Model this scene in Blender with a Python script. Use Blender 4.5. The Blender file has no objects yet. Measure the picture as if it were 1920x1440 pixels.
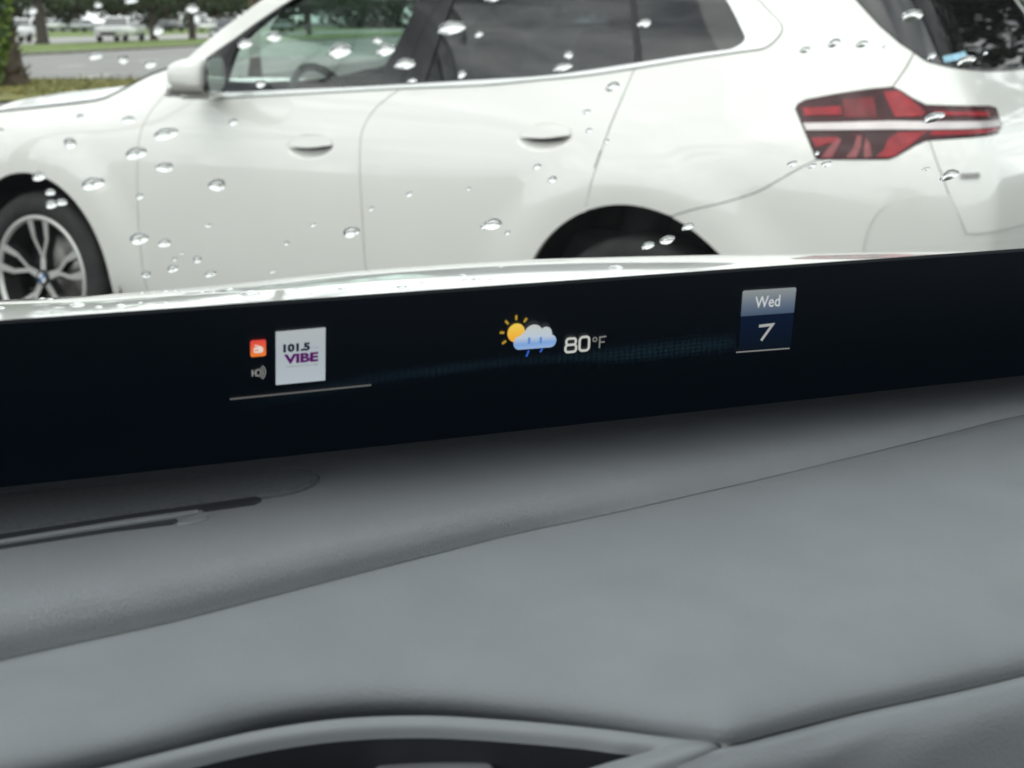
import bpy, bmesh, math, random
import numpy as np
from mathutils import Vector, Matrix
R = math.radians
random.seed(11); rng = np.random.default_rng(11)
sc = bpy.context.scene
col = sc.collection

# ---------------------------------------------------------------- camera
H = 1.4413
cam_d = bpy.data.cameras.new('camera'); cam = bpy.data.objects.new('camera', cam_d); col.objects.link(cam)
cam.location = (0, 0, H); cam.rotation_euler = (R(90) - math.atan(680/3200), 0, 0)
cam_d.sensor_width = 36; cam_d.lens = 60; cam_d.clip_start = .02; cam_d.clip_end = 3000
cam_d.dof.use_dof = True; cam_d.dof.focus_distance = .88; cam_d.dof.aperture_fstop = 23
sc.camera = cam

# ---------------------------------------------------------------- sky, sun, exposure
SUN_EL, SUN_AZ = 58, 205          # azimuth measured clockwise from +Y
world = bpy.data.worlds.new('World'); sc.world = world; world.use_nodes = True
nt = world.node_tree; nt.nodes.clear()
def N(t, kind, **kw):
    n = t.nodes.new(kind)
    for k, v in kw.items(): setattr(n, k, v)
    return n
sky = N(nt, 'ShaderNodeTexSky', sky_type='NISHITA', sun_disc=False)
sky.sun_elevation = R(SUN_EL); sky.sun_rotation = R(SUN_AZ); sky.air_density = 1.2; sky.dust_density = 2.5
tc = N(nt, 'ShaderNodeTexCoord'); sep = N(nt, 'ShaderNodeSeparateXYZ')
nt.links.new(tc.outputs['Generated'], sep.inputs[0])
zz = N(nt, 'ShaderNodeMath', operation='MAXIMUM'); zz.inputs[1].default_value = .06; nt.links.new(sep.outputs[2], zz.inputs[0])
dx = N(nt, 'ShaderNodeMath', operation='DIVIDE'); dy = N(nt, 'ShaderNodeMath', operation='DIVIDE')
nt.links.new(sep.outputs[0], dx.inputs[0]); nt.links.new(zz.outputs[0], dx.inputs[1])
nt.links.new(sep.outputs[1], dy.inputs[0]); nt.links.new(zz.outputs[0], dy.inputs[1])
cmb = N(nt, 'ShaderNodeCombineXYZ'); nt.links.new(dx.outputs[0], cmb.inputs[0]); nt.links.new(dy.outputs[0], cmb.inputs[1])
n1 = N(nt, 'ShaderNodeTexNoise'); n1.inputs['Scale'].default_value = 3.2; n1.inputs['Detail'].default_value = 7; n1.inputs['Roughness'].default_value = .66; n1.inputs['Distortion'].default_value = .4
nt.links.new(cmb.outputs[0], n1.inputs['Vector'])
rp = N(nt, 'ShaderNodeValToRGB')      # cloud brightness, from dark bellies to bright tops
rp.color_ramp.elements[0].position = .36; rp.color_ramp.elements[0].color = (5.0, 5.6, 6.1, 1)
rp.color_ramp.elements[1].position = .66; rp.color_ramp.elements[1].color = (25.0, 25.8, 25.2, 1)
nt.links.new(n1.outputs['Fac'], rp.inputs[0])
n2 = N(nt, 'ShaderNodeTexNoise'); n2.inputs['Scale'].default_value = .8; n2.inputs['Detail'].default_value = 4
nt.links.new(cmb.outputs[0], n2.inputs['Vector'])
rp2 = N(nt, 'ShaderNodeValToRGB'); rp2.color_ramp.elements[0].position = .3; rp2.color_ramp.elements[0].color = (.72,)*3 + (1,); rp2.color_ramp.elements[1].position = .6; rp2.color_ramp.elements[1].color = (1, 1, 1, 1)
nt.links.new(n2.outputs['Fac'], rp2.inputs[0])
mx = N(nt, 'ShaderNodeMix', data_type='RGBA')
nt.links.new(rp2.outputs[0], mx.inputs[0]); nt.links.new(sky.outputs[0], mx.inputs[6]); nt.links.new(rp.outputs[0], mx.inputs[7])
bg = N(nt, 'ShaderNodeBackground'); bg.inputs[1].default_value = .1
nt.links.new(mx.outputs[2], bg.inputs[0])
wo = N(nt, 'ShaderNodeOutputWorld'); nt.links.new(bg.outputs[0], wo.inputs[0])

sd = bpy.data.lights.new('sun', 'SUN'); sun = bpy.data.objects.new('sun', sd); col.objects.link(sun)
sd.energy = .75; sd.angle = R(60); sd.color = (1, .97, .92)
sun.rotation_euler = (R(90 - SUN_EL), 0, R(180 - SUN_AZ)); sun.location = (0, 0, 30)
sc.view_settings.view_transform = 'Standard'; sc.view_settings.look = 'None'
sc.view_settings.exposure = .04; sc.view_settings.gamma = 1; sc.view_settings.use_curve_mapping = False
sc.render.engine = 'CYCLES'
sc.cycles.max_bounces = 14; sc.cycles.transparent_max_bounces = 24; sc.cycles.transmission_bounces = 10; sc.cycles.glossy_bounces = 6

# ---------------------------------------------------------------- materials
def bsdf(name, c, rough=.5, metal=0, coat=0, spec=.5, noise=0, nscale=8, bump=0, bscale=200, bdist=.001, var=None, stretch=None, coat_rough=.03, coat_ior=1.5, weave=0):
    m = bpy.data.materials.new(name); m.use_nodes = True; t = m.node_tree; b = t.nodes['Principled BSDF']
    b.inputs['Base Color'].default_value = (*c, 1); b.inputs['Roughness'].default_value = rough; b.inputs['Metallic'].default_value = metal
    b.inputs['Coat Weight'].default_value = coat; b.inputs['Coat Roughness'].default_value = coat_rough; b.inputs['Coat IOR'].default_value = coat_ior; b.inputs['Specular IOR Level'].default_value = spec
    if noise or bump:
        g = N(t, 'ShaderNodeTexCoord')
        src = g.outputs['Object']
        if stretch:
            mp = N(t, 'ShaderNodeMapping'); mp.inputs['Scale'].default_value = stretch[0]; mp.inputs['Rotation'].default_value = stretch[1]
            t.links.new(src, mp.inputs[0]); src = mp.outputs[0]
    if noise:
        n = N(t, 'ShaderNodeTexNoise'); n.inputs['Scale'].default_value = nscale; n.inputs['Detail'].default_value = 5
        t.links.new(g.outputs['Object'], n.inputs['Vector'])
        r = N(t, 'ShaderNodeValToRGB'); r.color_ramp.elements[0].position = .3; r.color_ramp.elements[1].position = .7
        lo = var if var else tuple(x*(1-noise) for x in c); hi = tuple(min(1, x*(1+noise)) for x in c)
        r.color_ramp.elements[0].color = (*lo, 1); r.color_ramp.elements[1].color = (*hi, 1)
        t.links.new(n.outputs['Fac'], r.inputs[0]); t.links.new(r.outputs[0], b.inputs['Base Color'])
    if bump:
        n = N(t, 'ShaderNodeTexNoise'); n.inputs['Scale'].default_value = bscale; n.inputs['Detail'].default_value = 3
        t.links.new(src, n.inputs['Vector'])
        bp = N(t, 'ShaderNodeBump'); bp.inputs['Strength'].default_value = bump; bp.inputs['Distance'].default_value = bdist
        hgt = n.outputs['Fac']
        if weave:                       # fine diagonal woven relief over the grain
            w = N(t, 'ShaderNodeTexWave'); w.inputs['Scale'].default_value = weave; w.inputs['Distortion'].default_value = 2.2; w.inputs['Detail'].default_value = 1; w.inputs['Detail Scale'].default_value = 2
            mw = N(t, 'ShaderNodeMapping'); mw.inputs['Rotation'].default_value = (R(40), R(20), R(-12)); t.links.new(g.outputs['Object'], mw.inputs[0]); t.links.new(mw.outputs[0], w.inputs['Vector'])
            ad = N(t, 'ShaderNodeMath', operation='MULTIPLY_ADD'); ad.inputs[1].default_value = .55; t.links.new(w.outputs['Fac'], ad.inputs[0]); t.links.new(hgt, ad.inputs[2]); hgt = ad.outputs[0]
        t.links.new(hgt, bp.inputs['Height']); t.links.new(bp.outputs[0], b.inputs['Normal'])
    return m
def glass(name, tint, ior=1.5, boost=1.0):
    m = bpy.data.materials.new(name); m.use_nodes = True; t = m.node_tree; t.nodes.clear()
    tr = N(t, 'ShaderNodeBsdfTransparent'); tr.inputs[0].default_value = (*tint, 1)
    gl = N(t, 'ShaderNodeBsdfGlossy'); gl.inputs['Roughness'].default_value = 0; gl.inputs[0].default_value = (1, 1, 1, 1)
    # Schlick reflectance, the same from both faces of the thin pane
    lw = N(t, 'ShaderNodeLayerWeight'); lw.inputs[0].default_value = .5
    pw = N(t, 'ShaderNodeMath', operation='POWER'); pw.inputs[1].default_value = 5
    fr = N(t, 'ShaderNodeMath', operation='MULTIPLY_ADD'); fr.inputs[1].default_value = .96; fr.inputs[2].default_value = .04
    t.links.new(lw.outputs['Facing'], pw.inputs[0]); t.links.new(pw.outputs[0], fr.inputs[0])
    ml = N(t, 'ShaderNodeMath', operation='MULTIPLY'); ml.inputs[1].default_value = boost; ml.use_clamp = True
    mi = N(t, 'ShaderNodeMixShader'); o = N(t, 'ShaderNodeOutputMaterial')
    t.links.new(fr.outputs[0], ml.inputs[0]); t.links.new(ml.outputs[0], mi.inputs[0])
    t.links.new(tr.outputs[0], mi.inputs[1]); t.links.new(gl.outputs[0], mi.inputs[2]); t.links.new(mi.outputs[0], o.inputs[0])
    return m
def emis(name, c, s=1.0, grad=None):
    m = bpy.data.materials.new(name); m.use_nodes = True; t = m.node_tree; t.nodes.clear()
    e = N(t, 'ShaderNodeEmission'); e.inputs[0].default_value = (*c, 1); e.inputs[1].default_value = s
    o = N(t, 'ShaderNodeOutputMaterial'); t.links.new(e.outputs[0], o.inputs[0])
    if grad:                        # screen artwork: vertical colour ramp in the art's own height
        g = N(t, 'ShaderNodeTexCoord'); sp = N(t, 'ShaderNodeSeparateXYZ'); t.links.new(g.outputs['Generated'], sp.inputs[0])
        r = N(t, 'ShaderNodeValToRGB'); els = r.color_ramp.elements
        els[0].position = grad[0][0]; els[0].color = (*grad[0][1], 1); els[1].position = grad[-1][0]; els[1].color = (*grad[-1][1], 1)
        for p, cc in grad[1:-1]:
            q = els.new(p); q.color = (*cc, 1)
        t.links.new(sp.outputs[2], r.inputs[0]); t.links.new(r.outputs[0], e.inputs[0])
    return m
M = {}
M['paint'] = bsdf('white_car_paint', (.80, .80, .755), .35, coat=1, noise=.012, nscale=3, coat_ior=1.72)
M['own_paint'] = bsdf('white_bonnet_paint', (.76, .77, .74), .30, coat=1, noise=.012, nscale=3, coat_ior=1.7)
M['shell'] = bsdf('inner_shell_grey', (.10, .105, .10), .9)
M['gloss_black'] = bsdf('gloss_black_trim', (.012, .012, .014), .12, coat=.6, noise=.2, nscale=5)
M['rubber'] = bsdf('black_rubber', (.018, .018, .019), .7, noise=.25, nscale=30)
M['tyre'] = bsdf('tyre_rubber', (.022, .022, .023), .75, noise=.3, nscale=25, bump=.2, bscale=120)
M['alloy'] = bsdf('machined_alloy', (.62, .62, .60), .3, metal=.5, noise=.05, nscale=40)
M['alloy_dark'] = bsdf('dark_alloy_pocket', (.02, .021, .022), .35, coat=.5, noise=.2, nscale=20)
M['disc'] = bsdf('brake_disc_steel', (.35, .34, .33), .4, metal=.9, noise=.1, nscale=60)
M['satin'] = bsdf('satin_silver_trim', (.86, .87, .86), .24, metal=.55, noise=.02, nscale=10)
M['plastic'] = bsdf('dark_sill_plastic', (.045, .045, .046), .6, noise=.2, nscale=60)
M['glass_front'] = glass('clear_green_glass', (.66, .79, .73), 1.5, 1.9)
M['glass_dark'] = glass('privacy_glass', (.055, .06, .07), 1.5, 2.0)
M['glass_rear'] = glass('tailgate_glass', (.05, .055, .065), 1.5, .8)
M['screen_glass'] = glass('windscreen_glass', (.94, .955, .942), 1.5, .45)
M['mirror'] = bsdf('mirror_silver', (.75, .78, .78), .02, metal=1)
M['red_dark'] = bsdf('dark_red_lens', (.045, .004, .008), .12, coat=.3, spec=.25, noise=.3, nscale=18)
M['mirror_shade'] = bsdf('mirror_underside_shade', (.16, .16, .14), .35, coat=.3, noise=.1, nscale=20)  # shade and ground reflection under the mirror, put into the colour
M['red_mid'] = bsdf('mid_red_lens', (.16, .008, .014), .12, coat=.3, spec=.25, noise=.25, nscale=30)
M['red'] = bsdf('red_lens', (.30, .010, .018), .15, coat=.3, spec=.25, noise=.25, nscale=30)
M['red_pink'] = bsdf('pale_reflection_streak', (.28, .07, .08), .15, coat=.3, spec=.25, noise=.25, nscale=40)  # tone of the painted reflections in the lens
M['lightbar'] = bsdf('pale_light_bar', (.58, .53, .53), .2, metal=.3, coat=.4, noise=.06, nscale=20)
M['seat'] = bsdf('cabin_upholstery', (.05, .052, .055), .7, noise=.2, nscale=20)
M['blue'] = bsdf('badge_blue', (.06, .17, .42), .3, coat=.5)
M['white'] = bsdf('badge_white', (.8, .8, .8), .3, coat=.5)
M['sticker'] = bsdf('pale_blue_sticker', (.35, .62, .78), .5, noise=.3, nscale=60)
M['dash'] = bsdf('grey_dash_leather', (.268, .284, .302), .62, noise=.045, nscale=22, bump=1.0, bscale=1000, bdist=.0005, weave=300)
M['dash_low'] = bsdf('grey_dash_leather_smooth', (.246, .262, .280), .62, noise=.05, nscale=30, bump=.6, bscale=900, bdist=.0004)
M['dash_tray'] = bsdf('grey_speaker_cloth', (.12, .13, .14), .85, noise=.15, nscale=500, bump=.5, bscale=2200, bdist=.0005)
M['dash_lip'] = bsdf('grey_lip_plastic', (.20, .21, .22), .45, noise=.04, nscale=30)
M['dash_trim'] = bsdf('grey_trim_plastic', (.25, .266, .280), .45, noise=.04, nscale=30)
M['void'] = bsdf('black_recess', (.010, .011, .013), .7, noise=.2, nscale=40)
M['void2'] = bsdf('painted_recess_shade', (.04, .044, .05), .55, noise=.2, nscale=40)  # shade of the slots and the shelf hollow, put into the colour
M['frit'] = bsdf('black_frit', (.0028, .0034, .0045), .35, spec=.12)
M['display'] = bsdf('display_black', (.0028, .0034, .0045), .35, spec=.12)
_d = M['display'].node_tree.nodes['Principled BSDF']; _d.inputs['Emission Color'].default_value = (.0011, .0024, .0043, 1); _d.inputs['Emission Strength'].default_value = 1
M['headliner'] = bsdf('grey_headliner', (.30, .30, .30), .9, noise=.05, nscale=80)
M['water'] = bpy.data.materials.new('water_drop'); M['water'].use_nodes = True
_t = M['water'].node_tree; _t.nodes.clear(); _g = N(_t, 'ShaderNodeBsdfGlass'); _g.inputs['IOR'].default_value = 1.333; _g.inputs['Roughness'].default_value = 0; _g.inputs[0].default_value = (1, 1, 1, 1)
_o = N(_t, 'ShaderNodeOutputMaterial'); _t.links.new(_g.outputs[0], _o.inputs[0])
M['asphalt'] = bsdf('worn_asphalt', (.09, .09, .087), .8, noise=.22, nscale=.8, bump=.4, bscale=60, bdist=.01)
M['road'] = bsdf('road_asphalt', (.24, .235, .225), .75, noise=.18, nscale=.35, bump=.3, bscale=40, bdist=.01)
M['road_pale'] = bsdf('pale_road', (.34, .335, .32), .8, noise=.15, nscale=.3)
M['kerb'] = bsdf('kerb_concrete', (.20, .19, .16), .85, noise=.25, nscale=2)
M['marking'] = bsdf('road_paint', (.68, .65, .58), .6, noise=.2, nscale=6)
M['grass'] = bsdf('mown_grass', (.15, .21, .055), .9, noise=.35, nscale=.9, bump=.6, bscale=40, bdist=.03)
M['grass_dry'] = bsdf('dry_grass', (.22, .19, .06), .9, noise=.4, nscale=2.5, var=(.10, .13, .03), bump=.6, bscale=60, bdist=.03)
M['bark'] = bsdf('grey_bark', (.085, .072, .060), .9, noise=.4, nscale=9, bump=.8, bscale=30, bdist=.03)
M['palm_bark'] = bsdf('brown_palm_bark', (.12, .090, .065), .9, noise=.5, nscale=12, bump=.9, bscale=30, bdist=.04)
M['leaf'] = bsdf('oak_leaf', (.040, .062, .026), .55, noise=.4, nscale=1.4)
M['leaf2'] = bsdf('oak_leaf_light', (.065, .092, .034), .55, noise=.4, nscale=1.4)
M['fern'] = bsdf('fern_leaf', (.17, .25, .04), .5, noise=.45, nscale=5)
M['frond'] = bsdf('palm_frond', (.045, .085, .035), .5, noise=.3, nscale=3)
M['carwhite'] = bsdf('far_white_paint', (.86, .87, .86), .3, coat=1, noise=.02, nscale=3)
M['carsilver'] = bsdf('far_silver_paint', (.42, .44, .45), .3, metal=.5, coat=1, noise=.03, nscale=3)
M['cardark'] = bsdf('far_dark_paint', (.035, .037, .042), .3, coat=1, noise=.1, nscale=3)
M['carred'] = bsdf('far_red_paint', (.25, .03, .03), .3, coat=1, noise=.1, nscale=3)
M['carglass'] = bsdf('far_window_glass', (.03, .036, .04), .06, coat=1, noise=.1, nscale=3)
M['lamp'] = bsdf('headlight_lens', (.75, .77, .78), .1, coat=1, noise=.05, nscale=20)

# ---------------------------------------------------------------- helpers
def link(name, me, parent=None):
    o = bpy.data.objects.new(name, me); col.objects.link(o)
    if parent is not None: o.parent = parent
    return o
def empty(name, label, cat, loc=(0, 0, 0), rz=0, group=None):
    o = bpy.data.objects.new(name, None); col.objects.link(o); o.location = loc; o.rotation_euler = (0, 0, rz); o.empty_display_size = .2
    o['label'] = label; o['category'] = cat
    if group: o['group'] = group
    return o
def tag(o, label, cat, group=None):
    o['label'] = label; o['category'] = cat
    if group: o['group'] = group
    return o
def from_bm(name, bm, mats, parent=None, smooth=False):
    me = bpy.data.meshes.new(name); bm.normal_update(); bm.to_mesh(me); bm.free()
    for m in (mats if isinstance(mats, (list, tuple)) else [mats]): me.materials.append(m)
    if smooth: me.polygons.foreach_set('use_smooth', [True]*len(me.polygons))
    return link(name, me, parent)
def from_py(name, v, f, mats, parent=None, smooth=False, mi=None):
    me = bpy.data.meshes.new(name); me.from_pydata([tuple(map(float, p)) for p in v], [], f)
    for m in (mats if isinstance(mats, (list, tuple)) else [mats]): me.materials.append(m)
    if smooth: me.polygons.foreach_set('use_smooth', [True]*len(f))
    if mi is not None: me.polygons.foreach_set('material_index', mi)
    me.update()
    return link(name, me, parent)
def structure(o): o['kind'] = 'structure'; return o
def copy_tree(o, parent=None, label=None):
    c = o.copy(); col.objects.link(c)
    if parent is not None: c.parent = parent
    for ch in list(o.children): copy_tree(ch, c)
    return c
def box_bm(bm, c, s, rot=None, mat=0):
    r = bmesh.ops.create_cube(bm, size=1); vs = r['verts']
    m = Matrix.Translation(c) @ (rot if rot else Matrix()) @ Matrix.Diagonal((*s, 1))
    bmesh.ops.transform(bm, matrix=m, verts=vs)
    for v in vs:
        for f in v.link_faces: f.material_index = mat
    return vs
def rbox(name, c, s, m, parent=None, bev=.02, seg=3, rot=None):
    bm = bmesh.new(); box_bm(bm, c, s, rot)
    bmesh.ops.bevel(bm, geom=bm.edges[:], offset=bev, segments=seg, profile=.5, affect='EDGES')
    return from_bm(name, bm, m, parent, True)
def lathe(name, prof, n, m, parent=None, axis='Y', centre=(0, 0, 0), smooth=True):
    v = []; f = []
    for i in range(n):
        a = 2*math.pi*i/n
        for r, h in prof:
            x, z = r*math.cos(a), r*math.sin(a)
            v.append((centre[0]+x, centre[1]+h, centre[2]+z) if axis == 'Y' else (centre[0]+x, centre[1]+z, centre[2]+h))
    k = len(prof)
    for i in range(n):
        j = (i+1) % n
        for q in range(k-1):
            f.append((i*k+q, i*k+q+1, j*k+q+1, j*k+q))
    return from_py(name, v, f, m, parent, smooth)
def tube_bm(bm, pts, rad, n=8, cap=True):
    pts = [Vector(p) for p in pts]; rings = []
    rad = rad if isinstance(rad, (list, tuple)) else [rad]*len(pts)
    for i, p in enumerate(pts):
        d = (pts[min(i+1, len(pts)-1)] - pts[max(i-1, 0)]).normalized()
        a = d.orthogonal().normalized() if i == 0 else (a0 - d*a0.dot(d)).normalized()
        a0 = a; b = d.cross(a)
        rings.append([bm.verts.new(p + (a*math.cos(2*math.pi*k/n) + b*math.sin(2*math.pi*k/n))*rad[i]) for k in range(n)])
    for i in range(len(rings)-1):
        for k in range(n): bm.faces.new((rings[i][k], rings[i][(k+1) % n], rings[i+1][(k+1) % n], rings[i+1][k]))
    if cap: bm.faces.new(rings[0][::-1]); bm.faces.new(rings[-1])
def catmull(P, n):
    P = np.array(P, float); Q = np.vstack([2*P[0]-P[1], P, 2*P[-1]-P[-2]]); out = []
    for i in range(len(P)-1):
        p0, p1, p2, p3 = Q[i:i+4]
        for k in range(n):
            t = k/n
            out.append(.5*((2*p1)+(-p0+p2)*t+(2*p0-5*p1+4*p2-p3)*t*t+(-p0+3*p1-3*p2+p3)*t**3))
    out.append(P[-1]); return np.array(out)
def grid_surface(name, rows, m, parent, nu=4, nv=4, smooth=True):
    A = np.array(rows, float)                     # rows x cols x 3
    B = np.array([catmull(r, nu) for r in A])
    Cc = np.stack([catmull(B[:, j], nv) for j in range(B.shape[1])], 1)
    h, w, _ = Cc.shape
    f = [(i*w+j, (i+1)*w+j, (i+1)*w+j+1, i*w+j+1) for i in range(h-1) for j in range(w-1)]
    return from_py(name, Cc.reshape(-1, 3), f, m, parent, smooth)

# ---------------------------------------------------------------- ground, roads, verges
structure(from_py('ground', [(-900, -300, 0), (900, -300, 0), (900, 1600, 0), (-900, 1600, 0)], [(0, 1, 2, 3)], M['asphalt']))
def strip(name, a0, a1, y0, y1, z, m, n=1):        # between the lines X - .1 Y = a0 .. a1
    v = []; f = []
    for i in range(n+1):
        y = y0 + (y1-y0)*i/n
        v += [(a0+.1*y, y, z), (a1+.1*y, y, z)]
    f = [(2*i, 2*i+1, 2*i+3, 2*i+2) for i in range(n)]
    return structure(from_py(name, v, f, m))
strip('road', -28, -11.8, 20, 700, .004, M['road'])
strip('far_road', -58, -38, 0, 700, .004, M['road_pale'])
def kerbed(name, a0, a1, y0, y1, m):
    g = strip(name, a0+.2, a1-.2, y0, y1, .13, m)
    for a in ((a0, a0+.2), (a1-.2, a1)):
        bm = bmesh.new()
        v = [bm.verts.new((x+.1*y, y, z)) for y in (y0, y1) for z in (0.0, .135) for x in a]
        for q in ((0, 1, 3, 2), (4, 5, 7, 6), (0, 1, 5, 4), (2, 3, 7, 6), (0, 2, 6, 4), (1, 3, 7, 5)): bm.faces.new([v[i] for i in q])
        o = from_bm('kerb', bm, M['kerb'], g)
    return g
kerbed('median', -38, -28, 0, 700, M['grass'])
strip('far_verge', -92, -58, 60, 700, .012, M['grass'])
# grass verge between the parking bays and the road
vv = [(-60, 24, .05), (-12.8, 31, .05), (-7, 31, .05), (30, 31, .05), (30, 42, .05), (-7.4, 43, .05), (-10.1, 42, .05), (-11.2, 42.6, .05), (-12.3, 43.4, .05), (-24, 46, .05), (-60, 52, .05)]
structure(from_py('verge', vv, [tuple(range(len(vv)))], M['grass_dry']))
# ragged grass along the verge (nobody could count the blades)
v = []; f = []
for i in range(5200):
    x = random.uniform(-16, -6); y = random.uniform(33, 43.2); h = random.uniform(.02, .07)*(3 if random.random() < .03 else 1); a = random.uniform(0, 6.3); w = .03
    k = len(v); v += [(x-w*math.cos(a), y-w*math.sin(a), .04), (x+w*math.cos(a), y+w*math.sin(a), .04), (x+random.uniform(-.08, .08), y+random.uniform(-.08, .08), .05+h)]; f.append((k, k+1, k+2))
o = from_py('grass', v, f, M['grass_dry']); o['kind'] = 'stuff'; tag(o, 'yellowish rough grass on the verge beyond the white car bonnet', 'grass')
# lane dashes
for a, ys in ((-20.3, (44.5, 52.2, 57.0, 65.3, 74, 83, 92)), (-15.9, (38.5, 46.2, 54, 62, 70.5, 80, 90))):
    for y in ys:
        o = structure(from_py('lane_dash', [(a-.09+.1*y, y-1.3, .009), (a+.09+.1*y, y-1.3, .009), (a+.09+.1*(y+2.6), y+1.3, .009), (a-.09+.1*(y+2.6), y+1.3, .009)], [(0, 1, 2, 3)], M['marking']))

# ---------------------------------------------------------------- trees
def leaf_cloud(name, n, blobs, size, mats, parent, seed):
    r = np.random.default_rng(seed); v = []; f = []; mi = []
    for i in range(n):
        c, rad = blobs[r.integers(len(blobs))]
        d = r.normal(size=3); d /= np.linalg.norm(d); rr = r.random()**.45
        p = np.array(c)+d*rr*np.array(rad)
        a = r.normal(size=3); a /= np.linalg.norm(a); b = np.cross(a, r.normal(size=3)); b /= np.linalg.norm(b)
        s = size*r.uniform(.5, 1.4); k = len(v)
        v += [p-a*s, p+b*s*.55, p+a*s, p-b*s*.55]; f.append((k, k+1, k+2, k+3)); mi.append(0 if r.random() < .62 else 1)
    return from_py(name, v, f, mats, parent, mi=mi)
def make_tree(seed, h, tr, low, leaf=.22, nleaf=5200):
    r = random.Random(seed)
    t = empty('oak_tree', '', 'tree')
    bm = bmesh.new()
    pts = [(0, 0, -.1), (.06, .02, .35), (r.uniform(-.15, .15), r.uniform(-.1, .1), h*.22), (r.uniform(-.3, .3), r.uniform(-.3, .3), h*.45)]
    tube_bm(bm, pts, [tr*1.5, tr*1.08, tr*.9, tr*.55], 10)
    from_bm('trunk', bm, M['bark'], t, True)
    blobs = []
    for k in range(6):
        a = k*1.05+r.uniform(-.3, .3); L_ = h*r.uniform(.25, .42)
        e = (pts[2][0]+math.cos(a)*L_, pts[2][1]+math.sin(a)*L_, h*r.uniform(.42, .68))
        bm = bmesh.new(); tube_bm(bm, [pts[2], ((pts[2][0]+e[0])/2, (pts[2][1]+e[1])/2, h*.38), e], [tr*.5, tr*.33, tr*.12], 6); from_bm('limb', bm, M['bark'], t, True)
        blobs.append((e, (h*.2, h*.2, h*.15)))
        blobs.append(((e[0]*1.35, e[1]*1.35, low+h*.16), (h*.2, h*.2, h*.13)))
    blobs += [((0, 0, h*.78), (h*.3, h*.3, h*.2)), ((0, 0, h*.55), (h*.33, h*.33, h*.18))]
    leaf_cloud('crown', nleaf, blobs, leaf, [M['leaf'], M['leaf2']], t, seed)
    return t
protos = [make_tree(3, 9.5, .3, 2.3), make_tree(5, 8.5, .24, 2.0), make_tree(8, 11, .36, 2.6)]
used = set()
def tree(k, x, y, rz, s, label, group=None):
    p = protos[k]
    o = p if k not in used else copy_tree(p); used.add(k)
    o.location = (x, y, 0); o.rotation_euler = (0, 0, rz); o.scale = (s,)*3; o['label'] = label
    if group: o['group'] = group
G1 = 'oaks on the grass median'; G2 = 'oaks beyond the far road'; G3 = 'trees along the far edge of the parking lot'
tree(2, -28.9, 107, .4, 1.0, 'thick dark oak trunk on the median beside the left edge palm trunk', G1)
tree(1, -26.3, 128, 2.0, 1.05, 'slim oak trunk on the median right behind the white pickup', G1)
tree(0, -25.7, 140, 1.2, .9, 'oak trunk on the median nearest the white car mirror', G1)
tree(1, -21.5, 185, 3.0, 1.1, 'distant oak on the median above the windscreen pillar of the white car', G1)
tree(0, -64, 256, 2.2, 1.2, 'pale far oak trunk standing between the two white vehicles', G2)
tree(2, -61, 268, 4.0, .95, 'dark far oak trunk just left of the white pickup roof', G2)
tree(1, -52, 262, .5, 1.2, 'far oak beyond the grass strip right of the white pickup', G2)
tree(0, -76, 250, 5.2, 1.1, 'far oak behind the left edge palm trunk', G2)
tree(2, -46, 275, 1.9, 1.1, 'far oak above the row of parked cars near the mirror', G2)
for i in range(15):
    x = -125+i*9.5+random.uniform(-2, 2)
    tree(i % 3, x, 345+random.uniform(-14, 14), random.uniform(0, 6), random.uniform(1.15, 1.5), 'dark leafy tree in the hazy line behind the parked cars', G3)

# far-off wood that reads as one dark mass behind the lot
leaf_blobs = [((-190+i*5.2+random.uniform(-2, 2), 366+random.uniform(-8, 8), random.uniform(.8, 5.5)), (5, 5, 3.4)) for i in range(64)]
o = leaf_cloud('far_wood', 30000, leaf_blobs, .6, [M['leaf'], M['leaf2']], None, 77); o['kind'] = 'stuff'; tag(o, 'dark hazy wood closing the view behind the far parked cars', 'trees')
protos.append(make_tree(12, 11, .3, 3.0, .10, 26000))
tree(3, 17.0, 31.0, 1.0, 2.6, 'unseen oak added to darken the reflection in the white car tailgate window')  # out of view, added for the dark reflection in the tailgate glass
# palm trunk with ferns at the left edge
pt_ = empty('palm_tree', 'palm trunk wrapped in green ferns at the left edge on the verge', 'tree', (-11.35, 38.6, .04))
bm = bmesh.new(); tube_bm(bm, [(0.05, 0, -.1), (.02, 0, .25), (-.05, 0, .9), (-.1, 0, 2.0), (-.16, 0, 4.5), (-.1, 0, 7)], [.62, .5, .40, .34, .3, .25], 14); from_bm('trunk', bm, M['palm_bark'], pt_, True)
v = []; f = []
for i in range(420):                               # old leaf boots
    z = random.uniform(.02, 6.6); a = random.uniform(0, 6.283); r0 = .56-.2*min(z, 1)-.012*z
    c = Vector((-.05*min(z, 2)+math.cos(a)*r0, math.sin(a)*r0, z)); t_ = Vector((-math.sin(a), math.cos(a), 0)); out = Vector((math.cos(a), math.sin(a), .9)).normalized()
    s = random.uniform(.07, .14); k = len(v)
    v += [c-t_*s, c+t_*s, c+out*s*2.0+t_*s*.3, c+out*s*2.0-t_*s*.3]; f.append((k, k+1, k+2, k+3))
o = from_py('leaf_boots', v, f, M['palm_bark'], pt_); o['kind'] = 'stuff'
leaf_cloud('fern_clump', 2600, [((x, -.74, z), (.24, .2, .34)) for x, z in ((.0, .30), (.12, .65), (.2, 1.0), (.26, 1.35), (.3, 1.7), (.34, 2.1), (.36, 2.6))]+[((-.2, -.66, z), (.24, .2, .3)) for z in (.9, 1.5, 2.1)], .085, [M['fern'], M['frond']], pt_, 4)
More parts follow.
